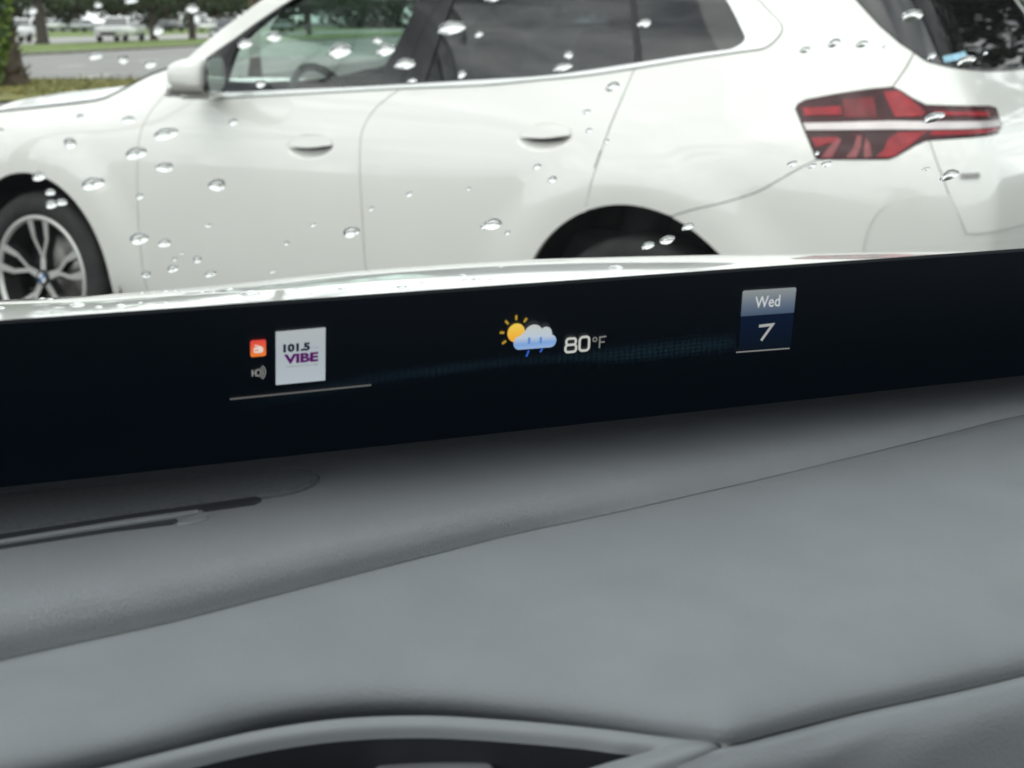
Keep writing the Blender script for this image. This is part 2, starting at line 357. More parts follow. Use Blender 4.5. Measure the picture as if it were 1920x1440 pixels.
def fronds(parent, n, length, z, seed, droop=1.0):
    r = random.Random(seed)
    for k in range(n):
        a = 2*math.pi*k/n+r.uniform(-.15, .15); up = r.uniform(-.25, 1.0); L_ = length*r.uniform(.85, 1.1)
        v = []; f = []; pts = []
        for i in range(13):
            t = i/12; rad = L_*t*math.cos(up*.6)*(1-.12*t*t); hh = L_*(math.sin(up*.7)*t-droop*.62*t*t)
            pts.append(Vector((math.cos(a)*rad, math.sin(a)*rad, z+hh)))
        side = Vector((-math.sin(a), math.cos(a), 0))
        for i in range(1, 13):
            for sub in range(4):
                p = pts[i-1].lerp(pts[i], sub/4); d = (pts[i]-pts[i-1]).normalized(); ll = .52*math.sin(math.pi*min(.96, (i+sub/4)/13+.05))+.1
                for s in (-1, 1):
                    tip = p+side*s*ll*.72+d*ll*.5+Vector((0, 0, -ll*(.35+.25*droop)))
                    k0 = len(v); v += [p-d*.018, p+d*.018, tip]; f.append((k0, k0+1, k0+2))
        for i in range(12):
            k0 = len(v); v += [pts[i]+side*.02, pts[i]-side*.02, pts[i+1]-side*.015, pts[i+1]+side*.015]; f.append((k0, k0+1, k0+2, k0+3))
        from_py('frond', v, f, M['frond'], parent)
fronds(pt_, 14, 2.8, 7.0, 2)
def palm(x, y, h, r0, label, seed, n=14, L_=2.4, droop=1.0):
    t = empty('palm_tree', label, 'tree', (x, y, .04))
    bm = bmesh.new(); tube_bm(bm, [(0, 0, -.1), (.02, 0, .4), (.05, .02, h*.5), (0, 0, h)], [r0*1.4, r0, r0*.85, r0*.8], 12); from_bm('trunk', bm, M['palm_bark'], t, True)
    fronds(t, n, L_, h, seed, droop); return t
palm(-6.6, 44.5, 6.5, .15, 'slender brown palm trunk seen just above the white car windscreen pillar', 5)
palm(-7.8, 6.3, 8.3, .16, 'palm mirrored in the front side window of the white car', 9, 16, 2.3, 1.1)

# ---------------------------------------------------------------- far vehicles
def far_car(name, label, loc, rz, paint, kind='suv', group=None, parts=True):
    root = empty(name, label, {'pickup': 'pickup truck'}.get(kind, 'car'), loc, rz, group)
    if kind == 'pickup':
        prof = [(-2.6, .45), (-2.62, .95), (-2.55, 1.08), (-1.1, 1.15), (2.55, 1.15), (2.65, 1.0), (2.65, .45)]
        cab = [(-1.15, 1.14), (-.55, 1.75), (.9, 1.8), (1.1, 1.14)]; wb = (-1.75, 1.75); wd = .98
    elif kind == 'sedan':
        prof = [(-2.3, .35), (-2.35, .7), (-2.2, .85), (-1.0, .95), (1.7, 1.0), (2.3, .92), (2.35, .4)]
        cab = [(-1.1, .94), (-.35, 1.42), (.8, 1.44), (1.75, .98)]; wb = (-1.4, 1.4); wd = .9
    else:
        prof = [(-2.25, .4), (-2.3, .85), (-2.15, 1.0), (-1.05, 1.1), (2.1, 1.12), (2.25, 1.0), (2.25, .4)]
        cab = [(-1.15, 1.09), (-.45, 1.64), (1.75, 1.66), (2.15, 1.1)]; wb = (-1.4, 1.4); wd = .94
    def prism(n, pf, w0, w1, m):
        bm = bmesh.new(); zs = [p[1] for p in pf]; z0, z1 = min(zs), max(zs)
        ws = [w0+(w1-w0)*(p[1]-z0)/(z1-z0) for p in pf]
        A = [bm.verts.new((p[0], -w, p[1])) for p, w in zip(pf, ws)]; B = [bm.verts.new((p[0], w, p[1])) for p, w in zip(pf, ws)]
        bm.faces.new(A); bm.faces.new(B[::-1])
        for i in range(len(pf)):
            j = (i+1) % len(pf); bm.faces.new((A[j], A[i], B[i], B[j]))
        bmesh.ops.bevel(bm, geom=bm.edges[:], offset=.06, segments=2, affect='EDGES')
        return from_bm(n, bm, m, root, True)
    prism('body', prof, wd*.97, wd, paint)
    prism('cabin', cab, wd*.92, wd*.76, paint)
    c = cab; zc = lambda t: c[0][1]+(c[1][1]-c[0][1])*t
    # glazing set a little proud of the cabin
    x0 = c[0][0]+.22; x1 = c[1][0]+.05; x2 = c[2][0]-.08; x3 = c[3][0]-.28
    zb, zt = zc(.12), zc(.86); yb, yt = wd*.92-.012*0+.012-(wd*.16)*.12, wd*.92+.012-(wd*.16)*.86
    for s in (-1, 1):
        from_py('side_window', [(x0, s*yb, zb), (x3, s*yb, zb), (x2, s*yt, zt), (x1+.06, s*yt, zt)], [(0, 1, 2, 3)], M['carglass'], root)
    def pane(n, pa, pb, sgn):
        a = Vector((pa[0], 0, pa[1])).lerp(Vector((pb[0], 0, pb[1])), .1); b = Vector((pa[0], 0, pa[1])).lerp(Vector((pb[0], 0, pb[1])), .88)
        a.x += sgn*.035; b.x += sgn*.035
        from_py(n, [(a.x, -wd*.84, a.z), (a.x, wd*.84, a.z), (b.x, wd*.7, b.z), (b.x, -wd*.7, b.z)], [(0, 1, 2, 3)], M['carglass'], root)
    pane('windscreen', c[0], c[1], -1); pane('rear_window', c[3], c[2], 1)
    for x in wb:
        for s in (-1, 1):
            w = lathe('wheel', [(.02, -.11*s*-1), (.22, .0), (.33, .0), (.36, -.05*s), (.36, -.2*s), (.3, -.22*s)], 16, M['tyre'], root, 'Y', (x, s*wd*1.005, .36))
    for s in (-1, 1):
        box = bmesh.new(); box_bm(box, (prof[1][0]-.0, s*wd*.7, prof[1][1]-.12), (.08, .34, .16)); from_bm('headlight', box, M['lamp'], root)
    box = bmesh.new(); box_bm(box, (prof[0][0]-.03, 0, prof[0][1]+.2), (.06, 1.0, .2)); from_bm('grille', box, M['rubber'], root)
    return root
ANG = math.atan2(.1, 1)
far_car('pickup_truck', 'white pickup truck driving on the far road left of the white car bonnet', (-26.5, 118, .004), R(90)-ANG, M['carwhite'], 'pickup')
# (front of the truck looks back along the road towards the camera)
far_car('parked_suv', 'white car half hidden behind the fern covered palm trunk at the left edge', (-34.4, 123, .004), R(90)-ANG, M['carwhite'], 'suv')
far_car('parked_suv', 'dark grey car on the near road partly behind the white windscreen pillar', (-17.6, 110, .004), R(90)-ANG, M['cardark'], 'suv')
GC = 'cars parked in the far lot'
specs = [(-108, 'carwhite', 'suv', 'white car far away behind the palm trunk'), (-96, 'carsilver', 'sedan', 'silver car far away right of the thick median trunk'), (-86, 'carwhite', 'suv', 'white far parked car second right of the thick median trunk'),
         (-78.5, 'carwhite', 'pickup', 'far white truck just left of the pale oak trunk'), (-71.5, 'carsilver', 'suv', 'far silver car straight above the moving white pickup'), (-65.5, 'carwhite', 'sedan', 'far white sedan just right of the pickup roof'),
         (-57.5, 'cardark', 'suv', 'far dark car between the slim median trunks'), (-51, 'carwhite', 'suv', 'far white car left of the mirror'), (-45, 'carwhite', 'sedan', 'far white sedan above the dark car roof'), (-38.5, 'carsilver', 'suv', 'far silver car closest to the white windscreen pillar'), (-101, 'carwhite', 'sedan', 'far white sedan left of the silver car'), (-91, 'cardark', 'sedan', 'far dark sedan between white and silver cars')]
for x, p, k, lb in specs:
    far_car('parked_car', lb, (x*.82+random.uniform(-.6, .6), 240+random.uniform(-3, 5), .012), R(random.choice([62, 70, -110, 85])), M[p], k, GC)

# ================================================================ the white car opposite
# Its skin is one smooth surface S(s, z): s runs along the side (front axle 0, rear axle 2.865) and round the
# corners to the centre line, z is the height. Every panel is an outline in (s, z) laid on that skin.
def nspline(xs, ys):
    xs = np.array(xs, float); ys = np.array(ys, float); n = len(xs); h = np.diff(xs)
    A = np.zeros((n, n)); b = np.zeros(n); A[0, 0] = A[-1, -1] = 1
    for i in range(1, n-1):
        A[i, i-1] = h[i-1]; A[i, i] = 2*(h[i-1]+h[i]); A[i, i+1] = h[i]
        b[i] = 6*((ys[i+1]-ys[i])/h[i]-(ys[i]-ys[i-1])/h[i-1])
    m = np.linalg.solve(A, b)
    def f(x):
        x = np.asarray(x, float); i = np.clip(np.searchsorted(xs, x)-1, 0, n-2)
        a = xs[i+1]-x; c = x-xs[i]; hh = h[i]
        return m[i]*a**3/(6*hh)+m[i+1]*c**3/(6*hh)+(ys[i]/hh-m[i]*hh/6)*a+(ys[i+1]/hh-m[i+1]*hh/6)*c
    return f
SW = nspline([.2, .4, .6, .8, .92, 1.02, 1.14, 1.3, 1.5, 1.6, 1.68], [-.09, -.042, -.013, 0, -.003, -.018, -.055, -.125, -.225, -.295, -.40])
XR = nspline([.2, .4, .6, .8, .9, 1.0, 1.1, 1.2, 1.35, 1.5, 1.6, 1.68], [3.88, 3.95, 3.982, 3.997, 3.996, 3.982, 3.948, 3.89, 3.81, 3.72, 3.64, 3.54])
XF = nspline([.2, .4, .6, .8, 1.0, 1.1, 1.3, 1.68], [-.76, -.84, -.875, -.86, -.80, -.72, -.5, -.1])
S0, SL, NEXP, RY, RYF, F0, FL = 3.15, .92, 2.5, .36, .52, -.25, .85
_ph = np.linspace(0, np.pi/2, 2001); _ux = np.sin(_ph)**(2/NEXP); _uy = 1-np.cos(_ph)**(2/NEXP)
_l = np.concatenate([[0], np.cumsum(np.hypot(np.diff(_ux)*.75, np.diff(_uy)*.4))]); _l /= _l[-1]
def sm(a, b, x):
    t = np.clip((x-a)/(b-a), 0, 1); return t*t*t*(t*(6*t-15)+10)
HANDLES = [(1.503, .984, .118, .047), (2.522, 1.055, .118, .047)]
def S(s, z, scoop=True):
    s = np.asarray(s, float); z = np.asarray(z, float)
    w = SW(z)
    w = w-2.2*np.clip(z-.96, 0, None)**2*(1-sm(.1, 1.0, s))
    w = w+.022*np.exp(-((s-2.95)/.55)**2)*np.exp(-((z-.98)/.16)**2)
    for c in (0, 2.865):
        r = np.hypot(s-c, z-.40); w = w+.020*(1-sm(.47, .68, r))*sm(.2, .45, z)
    w = w-.05*np.clip(-.05-s, 0, None)**2
    if scoop:                                     # finger scoops under the door handles
        for hs, hz, a, b in HANDLES:
            q = ((s-hs)/a)**2+((z-(hz+.06*(s-hs)))/b)**2
            w = w-.030*(1-sm(.15, 1.0, q))
    a = np.clip((s-S0)/SL, 0, 1); af = np.clip((F0-s)/FL, 0, 1)
    ux = np.interp(a, _l, _ux); uy = np.interp(a, _l, _uy); fx = np.interp(af, _l, _ux); fy = np.interp(af, _l, _uy)
    x = np.where(s > S0, S0+(XR(z)-S0)*ux, np.where(s < F0, F0+(XF(z)-F0)*fx, s))
    y = w-np.where(s > S0, RY*uy, 0)-np.where(s < F0, RYF*fy, 0)-np.clip(s-S0-SL, 0, None)-np.clip(F0-FL-s, 0, None)
    return np.stack([x, -y, z], -1)               # local y runs inwards, away from the camera
def SN(s, z, scoop=True):
    e = 2e-3; a = S(s+e, z, scoop)-S(s-e, z, scoop); b = S(s, z+e, scoop)-S(s, z-e, scoop)
    n = np.cross(a, b); return n/np.linalg.norm(n, axis=-1, keepdims=True)
CENTRE = .96
def s_mid(z, front=False):                         # s where the skin meets the centre line
    lo, hi = (4.07, 5.4) if not front else (-2.2, -1.1)
    for _ in range(50):
        m = (lo+hi)/2; y = float(S(m, z, False)[1])
        if front: lo, hi = (m, hi) if y > CENTRE else (lo, m)
        else: lo, hi = (lo, m) if y > CENTRE else (m, hi)
    return (lo+hi)/2
def dens(p, n=4):                                   # smooth a traced curve
    return [tuple(q) for q in catmull(np.array(p, float), n)]
def shrink(P, g):
    P = np.array(P, float); n = len(P)
    a = np.roll(P, 1, 0); b = np.roll(P, -1, 0)
    ar = .5*np.sum(P[:, 0]*b[:, 1]-b[:, 0]*P[:, 1])
    def nn(d):
        l = np.linalg.norm(d, axis=1, keepdims=True); d = d/np.maximum(l, 1e-9); return np.stack([-d[:, 1], d[:, 0]], 1)*(1 if ar > 0 else -1)
    m = nn(P-a)+nn(b-P); l2 = np.sum(m*m, 1, keepdims=True)
    return P+g*2*m/np.maximum(l2, .7)
SUV = empty('parked_car', 'white sport utility car with dark windows and red tail lamp parked across the view', 'car', (-2.03185, 7.21121, 0), -R(32.2133))
def panel(name, poly, mat, parent=None, off=0.0, depth=.02, gap=.002, g=.06, fine=(), scoop=True, mirror=False, shear=None):
    parent = SUV if parent is None else parent
    P = shrink(poly, gap) if gap else np.array(poly, float)
    if mirror:
        for i, q in enumerate(poly):
            if abs(float(S(q[0], q[1], False)[1])-CENTRE) < .006: P[i, 0] = s_mid(P[i, 1], q[0] < 0)
    # drop near-duplicate points
    Q = [P[0]]
    for p in P[1:]:
        if np.hypot(*(p-Q[-1])) > 1e-4: Q.append(p)
    if np.hypot(*(Q[0]-Q[-1])) < 1e-4: Q.pop()
    bm = bmesh.new()
    f = bm.faces.new([bm.verts.new((p[0], p[1], 0)) for p in Q])
    bm.normal_update()
    if f.normal.z < 0: f.normal_flip()
    bmesh.ops.triangulate(bm, faces=bm.faces[:], ngon_method='EAR_CLIP')
    def cut(axis, vals, box=None):
        for v in vals:
            fs = bm.faces[:]
            if box: fs = [q for q in fs if box[0]-.02 < q.calc_center_median().x < box[1]+.02 and box[2]-.02 < q.calc_center_median().y < box[3]+.02]
            geo = list({e for q in fs for e in q.edges})+fs+list({w for q in fs for w in q.verts})
            if fs: bmesh.ops.bisect_plane(bm, geom=geo, plane_co=(v, 0, 0) if axis == 0 else (0, v, 0), plane_no=(1, 0, 0) if axis == 0 else (0, 1, 0), dist=1e-5)
    lo = np.min(Q, 0); hi = np.max(Q, 0)
    cut(0, np.arange(math.floor(lo[0]/g)*g, hi[0], g)); cut(1, np.arange(math.floor(lo[1]/g)*g, hi[1], g))
    for b in fine:
        cut(0, np.arange(b[0], b[1], b[4]), b); cut(1, np.arange(b[2], b[3], b[4]), b)
    bmesh.ops.triangulate(bm, faces=[q for q in bm.faces if len(q.verts) > 4])
    uv = np.array([v.co[:2] for v in bm.verts]); pos = S(uv[:, 0], uv[:, 1], scoop); nr = SN(uv[:, 0], uv[:, 1], scoop)
    o_ = off if shear is None else off+shear[1]*np.clip(shear[0]-uv[:, 1], 0, None)
    pos = pos+nr*np.reshape(o_, (-1, 1))
    if shear is not None:
        up = np.array([0, 0, 1.0]); nr = nr-np.outer(np.full(len(nr), -shear[1]), up); nr /= np.linalg.norm(nr, axis=1, keepdims=True)
    bm.verts.index_update()
    V = [tuple(p) for p in pos]; NR = [tuple(n) for n in nr]; F = [[v.index for v in q.verts] for q in bm.faces]; ln = [NR[i] for q in F for i in q]
    if depth:
        for e in [e for e in bm.edges if len(e.link_faces) == 1]:
            lp = e.link_loops[0]; i, j = lp.vert.index, lp.link_loop_next.vert.index
            if mirror and abs(pos[i][1]-CENTRE) < .004 and abs(pos[j][1]-CENTRE) < .004: continue
            k = len(V); a, b = pos[i], pos[j]; a2, b2 = a-nr[i]*depth, b-nr[j]*depth
            V += [tuple(a), tuple(b), tuple(b2), tuple(a2)]
            fn = np.cross(b-a, a2-a); fn = -fn/max(1e-9, np.linalg.norm(fn))
            F.append([k+1, k, k+3, k+2]); ln += [tuple(fn)]*4
    bm.free()
    if mirror:
        n0 = len(V); V += [(x, 2*CENTRE-y, z) for x, y, z in V]
        F2 = [[i+n0 for i in q[::-1]] for q in F]; i = 0; l2 = []
        for q in F:
            l2 += [(x, -y, z) for x, y, z in ln[i:i+len(q)][::-1]]; i += len(q)
        F += F2; ln += l2
    me = bpy.data.meshes.new(name); me.from_pydata(V, [], F); me.materials.append(mat)
    me.polygons.foreach_set('use_smooth', [True]*len(F)); me.update()
    me.normals_split_custom_set([Vector(n) for n in ln])
    return link(name, me, parent)
def other_side(o):                                  # the same part on the far flank
    def rec(q, par):
        c = q.copy(); col.objects.link(c); c.parent = par
        for ch in list(q.children): rec(ch, c)
        return c
    c = rec(o, SUV); c.scale = (1, -1, 1); c.location.y = 2*CENTRE - o.location.y; c.rotation_euler.z = -o.rotation_euler.z
    return c
def arc(cx, cz, r, a0, a1, n): return [(cx+r*math.cos(R(a0+(a1-a0)*i/n)), cz+r*math.sin(R(a0+(a1-a0)*i/n))) for i in range(n+1)]
SHUT_F = dens([(.719, 1.161), (.692, 1.125), (.665, 1.087), (.642, 1.032), (.632, .978), (.625, .866), (.617, .758), (.606, .595), (.604, .484), (.602, .33)])
SHUT_M = dens([(1.871, 1.201), (1.843, 1.182), (1.786, 1.137), (1.755, 1.094), (1.737, 1.046), (1.736, .998), (1.743, .867), (1.748, .720), (1.746, .545), (1.744, .33)])
SHUT_R = dens([(2.813, 1.286), (2.808, 1.267), (2.795, 1.206), (2.777, 1.124), (2.760, 1.040), (2.748, .967), (2.726, .882), (2.708, .815)])
AR = (2.872, .402, .443); AF = (.002, .404, .414)
GLASS_B = dens([(1.025, 1.170), (1.314, 1.186), (1.627, 1.202), (1.982, 1.224), (2.207, 1.239), (2.424, 1.253), (2.580, 1.270), (2.808, 1.303), (3.007, 1.333), (3.150, 1.352)], 3)
KINK = dens([(3.150, 1.352), (3.184, 1.368), (3.195, 1.389), (3.157, 1.433), (3.089, 1.510), (3.03, 1.555)])
TRIM_O = dens([(.991, 1.147), (1.320, 1.166), (1.632, 1.186), (1.871, 1.201), (2.213, 1.219), (2.428, 1.239), (2.635, 1.260), (2.813, 1.286), (3.011, 1.318), (3.188, 1.343), (3.269, 1.354), (3.307, 1.374), (3.328, 1.398), (3.335, 1.414), (3.320, 1.440), (3.220, 1.509), (3.12, 1.585)], 3)
def upto(c, s): return [p for p in c if p[0] < s-.004]
def frm(c, s): return [p for p in c if p[0] > s+.004]
def between(c, a, b): return [p for p in c if a-.003 < p[0] < b+.003]
FG_F = [(1.025, 1.170), (1.029, 1.238), (1.032, 1.305), (1.040, 1.350), (1.100, 1.411), (1.176, 1.472), (1.245, 1.522), (1.40, 1.560), (1.60, 1.575)]
FG_R = [(1.855, 1.575), (1.849, 1.518), (1.833, 1.460), (1.813, 1.380), (1.781, 1.294), (1.765, 1.210)]
BS = [(1.867, 1.214), (1.886, 1.305), (1.906, 1.422), (1.944, 1.517), (1.955, 1.575)]
RG_F = [(1.975, 1.223), (1.982, 1.315), (1.990, 1.400), (2.003, 1.517), (2.012, 1.576)]
RG_R = [(2.700, 1.574), (2.728, 1.512), (2.762, 1.424), (2.795, 1.345), (2.804, 1.303)]
QG_F = [(2.722, 1.573), (2.750, 1.512), (2.784, 1.424), (2.813, 1.359), (2.831, 1.309)]
BON = dens([(-.80, .955), (-.62, 1.0), (-.45, 1.033), (-.217, 1.062), (.055, 1.089), (.312, 1.119), (.404, 1.152), (.545, 1.222), (.70, 1.262)], 3)
TAIL = [(3.401,1.171),(3.408,1.186),(3.433,1.199),(3.540,1.220),(3.633,1.234),(3.705,1.241),(3.725,1.232),(3.758,1.208),(3.796,1.187),(4.133,1.175),(4.186,1.168),(4.174,1.113),(4.113,1.094),(3.875,1.088),(3.767,1.081),(3.736,1.068),(3.679,1.033),(3.657,1.024),(3.472,1.019),(3.462,1.024),(3.432,1.096)]
RW_EDGE = [(3.47, 1.650), (3.54, 1.595), (3.626, 1.508), (3.697, 1.426), (3.754, 1.374), (3.797, 1.345)]
RW_LOW = dens([(3.797, 1.345), (3.833, 1.320), (3.883, 1.307), (3.978, 1.294), (4.257, 1.280), (s_mid(1.278), 1.278)], 3)
TG_S1 = [(3.797, 1.345), (3.759, 1.299), (3.706, 1.243)]
TG_S2 = [(3.778, 1.078), (3.789, 1.024), (3.819, .927), (3.858, .847), (3.885, .796)]
BSEAM = dens([(3.467, 1.019), (3.419, .991), (3.364, .953), (3.309, .915), (3.252, .889), (3.190, .866), (3.103, .841), (3.034, .817)], 3)
mid = lambda z: (s_mid(z), z)
def midline(a, b, n=8): return [mid(a+(b-a)*i/n) for i in range(n+1)]
FOLD = dens([(3.597, .66), (3.595, .743), (3.605, .807), (3.620, .844), (3.645, .877), (3.686, .896), (3.819, .920)], 3)

near = []
def both(*a, **k):
    o = panel(*a, **k); near.append(o); return o
both('front_wing', BON[3:]+[(.719, 1.235), (.719, 1.161)]+SHUT_F[1:]+[(AF[0]+AF[2]*.985, .33)]+arc(*AF, -10, 190, 44)+[(-.44, .36), (-.60, .62), (-.70, .90)], M['paint'])
fd = both('front_door', SHUT_F[::-1]+[(.72, 1.150)]+upto(TRIM_O, 1.871)+SHUT_M, M['paint'], fine=[(1.37, 1.64, .915, 1.05, .009)])
rd = both('rear_door', SHUT_M[::-1]+between(TRIM_O, 1.88, 2.808)+SHUT_R+arc(*AR, 111, 189.5, 22), M['paint'], fine=[(2.39, 2.66, .985, 1.12, .009)])
quarter = both('rear_quarter', SHUT_R[::-1]+[p for p in TRIM_O[TRIM_O.index(min(TRIM_O, key=lambda p: abs(p[0]-2.813)+abs(p[1]-1.286)))+1:]]+[(2.95, 1.625), (3.25, 1.66), (3.43, 1.658)]+RW_EDGE+TG_S1[1:]+TAIL[0:6][::-1]+[TAIL[20], TAIL[19]]+BSEAM+arc(*AR, 69, 111, 12)[1:-1], M['paint'])
bumper = panel('rear_bumper', BSEAM[::-1]+[TAIL[18], TAIL[17], TAIL[16], TAIL[15], TAIL[14]]+TG_S2[:3]+FOLD[::-1]+[(3.597, .34), (3.34, .34)]+arc(*AR, -8, 67, 16), M['paint'], gap=.0013)
insert = panel('bumper_corner', FOLD+TG_S2[3:]+midline(.775, .33)+[(3.597, .34)], M['paint'], gap=-.0035, depth=0, off=.0005, shear=(.915, -.05), mirror=True)
other = panel('tailgate', RW_LOW[::-1]+TG_S1[1:]+[TAIL[5], TAIL[6], TAIL[7], TAIL[8], TAIL[9], TAIL[10], TAIL[11], TAIL[12], TAIL[13], TAIL[14]]+TG_S2+midline(.778, 1.278)[:-1], M['paint'], mirror=True)
tailgate = other
fbump = panel('front_bumper', [(-.44, .35), (-.60, .62), (-.68, .80)]+[(-1.0, .82), (s_mid(.82, True), .82), (s_mid(.65, True), .65), (s_mid(.47, True), .47), (s_mid(.30, True), .30), (-.5, .30)], M['paint'], mirror=True)
both('headlight', [(-.68, .80), (-.70, .90), (-.80, .955), (-1.2, .95), (-1.2, .82), (-1.0, .82)], M['lamp'])
panel('grille', [(-1.2, .82), (-1.2, .95), (s_mid(.95, True), .95), (s_mid(.82, True), .82)], M['gloss_black'], mirror=True)
both('sill', [(AF[0]+AF[2]+.01, .325), (2.42, .325), (2.41, .22), (.44, .22)], M['plastic'], off=-.005)
# side glazing, frames and trim
both('window_frame', [(.735, 1.166), (.80, 1.24), (.929, 1.318), (1.013, 1.370), (1.094, 1.427), (1.200, 1.495), (1.27, 1.535), (1.40, 1.572), (1.60, 1.587), (1.60, 1.576)]+FG_F[::-1][1:]+[(.991, 1.149)], M['gloss_black'], off=-.003, gap=0)
both('front_window', GLASS_B[:GLASS_B.index(min(GLASS_B, key=lambda p: abs(p[0]-1.765)))]+FG_R[::-1]+FG_F[::-1][:-1], M['glass_front'], off=-.006, depth=0, gap=0)
both('door_pillar', FG_R[::-1]+BS[::-1], M['gloss_black'], off=.001, gap=.0015)
both('door_pillar', BS+RG_F[::-1], M['gloss_black'], off=.001, gap=.0015)
both('rear_window', between(GLASS_B, 1.985, 2.80)+RG_R[::-1]+RG_F[::-1], M['glass_dark'], off=-.005, depth=0, gap=0)
both('window_divider', RG_R+[(2.831, 1.309)]+QG_F[::-1][1:], M['rubber'], off=-.001, gap=0)
both('quarter_window', between(GLASS_B, 2.835, 3.148)+KINK+[(2.9, 1.572)]+QG_F, M['glass_dark'], off=-.005, depth=0, gap=0)
both('window_trim', TRIM_O+[(2.9, 1.612), (2.4, 1.612), (1.60, 1.604), (1.60, 1.589), (2.4, 1.592), (2.9, 1.590)]+KINK[::-1]+GLASS_B[::-1][1:], M['satin'], off=.005, gap=.002, depth=.018, g=.05)
both('upper_frame', [(1.60, 1.576), (1.60, 1.588), (2.4, 1.591), (2.9, 1.589), (3.02, 1.557), (2.9, 1.573), (2.4, 1.576)], M['gloss_black'], off=-.003, gap=0)
both('windscreen_pillar', [(.722, 1.17), (.722, 1.258), (.90, 1.386), (1.012, 1.462), (1.101, 1.523), (1.22, 1.585), (1.40, 1.625), (2.95, 1.625), (2.9, 1.613), (2.4, 1.613), (1.60, 1.605), (1.60, 1.589), (1.40, 1.574), (1.27, 1.537), (1.200, 1.497), (1.094, 1.429), (1.013, 1.372), (.929, 1.320), (.80, 1.242)], M['paint'])
# tailgate glass with its black border
rw = panel('tailgate_window', RW_EDGE+RW_LOW[1:-1]+midline(1.278, 1.648), M['gloss_black'], mirror=True, depth=.01, off=-.001)
tg_glass = panel('glass', [(3.80, 1.605), (3.849, 1.508), (3.874, 1.433), (3.893, 1.323), (3.985, 1.305), (4.269, 1.291)]+midline(1.289, 1.605), M['glass_rear'], parent=rw, mirror=True, depth=0, gap=0, off=.002)
panel('sticker', [(3.901,1.331),(4.043,1.346),(4.063,1.327),(3.903,1.313)], M['sticker'], parent=rw, depth=0, gap=0, off=.004)
# door handles
def handle(door, i):
    hs, hz, a, b = HANDLES[i]; t = lambda ds, dz: (hs+ds, hz+.06*ds+dz)
    P = [t(-.100, .000), t(-.096, .012), t(-.085, .027), t(-.06, .036), t(0, .040), t(.06, .037), t(.088, .028), t(.099, .012), t(.102, .003), t(.06, -.001), t(0, -.005), t(-.06, -.002)]
    panel('door_handle', dens(P+[P[0]], 2)[:-1], M['paint'], parent=door, off=.0045, depth=.012, gap=0, g=.02, scoop=False)
    panel('handle_gap', [t(-.088, .012), t(.090, .014), t(.094, .002), t(.05, -.009), t(0, -.0125), t(-.05, -.009), t(-.090, .0)], M['void'], parent=door, off=-.013, depth=.004, gap=0, g=.03, scoop=False)
handle(fd, 0); handle(rd, 1)
# tail lamp
def lamp():
    L_ = both('tail_lamp', dens(TAIL+[TAIL[0]], 1)[:-1], M['red_dark'], off=.003, depth=.03, gap=.0012, g=.04)
    q = lambda name, P, m, o=.006: panel(name, P, m, parent=L_, off=o, depth=.002, gap=0, g=.03)
    q('upper_segment', [(3.424,1.173),(3.540,1.180),(3.540,1.153),(3.429,1.149)], M['red'])
    q('upper_segment', [(3.548,1.200),(3.643,1.210),(3.640,1.148),(3.545,1.147)], M['red_mid'], .005)
    q('diagonal_segment', [(3.673,1.223),(3.720,1.228),(3.750,1.203),(3.786,1.162),(3.767,1.152),(3.692,1.149)], M['red'])
    q('diagonal_segment', [(3.661,1.083),(3.692,1.104),(3.779,1.109),(3.738,1.081),(3.679,1.036),(3.657,1.029),(3.626,1.030),(3.648,1.053)], M['red'])
    q('side_segment', [(3.814,1.166),(4.086,1.157),(4.074,1.145),(3.810,1.155)], M['red'])
    q('side_segment', [(3.785,1.109),(4.112,1.109),(4.102,1.100),(3.779,1.095)], M['red'])
    q('reflection_streak', [(3.475,1.023),(3.506,1.024),(3.534,1.081),(3.520,1.085)], M['red_pink'])  # streaks mirrored in the lens, painted as separate pieces
    q('reflection_streak', [(3.544,1.025),(3.571,1.026),(3.585,1.058),(3.590,1.093),(3.577,1.093),(3.566,1.057)], M['red_pink'])
    q('reflection_streak', [(3.593,1.026),(3.614,1.031),(3.610,1.070),(3.601,1.087),(3.594,1.058)], M['red_pink'])
    q('reflection_streak', [(3.449,1.083),(3.523,1.088),(3.519,1.074),(3.461,1.055)], M['red'])
    panel('light_bar', [(3.422,1.128),(3.676,1.139),(4.158,1.131),(4.139,1.108),(3.671,1.109),(3.432,1.102)], M['lightbar'], parent=L_, off=.009, depth=.002, gap=.0026, g=.03)
    return L_
lamp()
for k in range(6):                                  # small metal badge on the tailgate
    s0 = 3.860+k*.0117
    panel('badge_letter', [(s0, .967), (s0+.0085, .967), (s0+.010, .983-(k % 2)*.003), (s0+.002, .983)], M['disc'], parent=tailgate, off=.005, depth=.004, gap=0, g=.05)
for o in near: other_side(o)

# bonnet, roof and windscreen of the white car, between the two flanks
B3 = np.array([S(p[0], p[1]) for p in BON])
rows = []
for t in [0, .004, .012, .03, .06, .1, .16, .22, .3, .4, .5, .6, .7, .78, .84, .9, .94, .97, .988, .996, 1]:
    tt = min(t, 1-t); e0 = .006 if tt < .5 else 0
    y = B3[:, 1]+.006+(2*CENTRE-2*B3[:, 1]-.012)*t; cr = 1-(1-2*tt)**2.6; dome = .010*math.exp(-((tt-.17)/.05)**2)
    lift = .085-.165*sm(.15, .68, B3[:, 0])
    rows.append(np.stack([B3[:, 0]-.06*cr*np.clip((.0-B3[:, 0])/.8, 0, 1)-.10*cr*np.clip((B3[:, 0]-.4)/.3, 0, 1), y, B3[:, 2]+lift*cr+dome-(.03 if tt == 0 else .002 if tt < .005 else 0)], 1))
grid_surface('bonnet', rows, M['paint'], SUV, 1, 2)
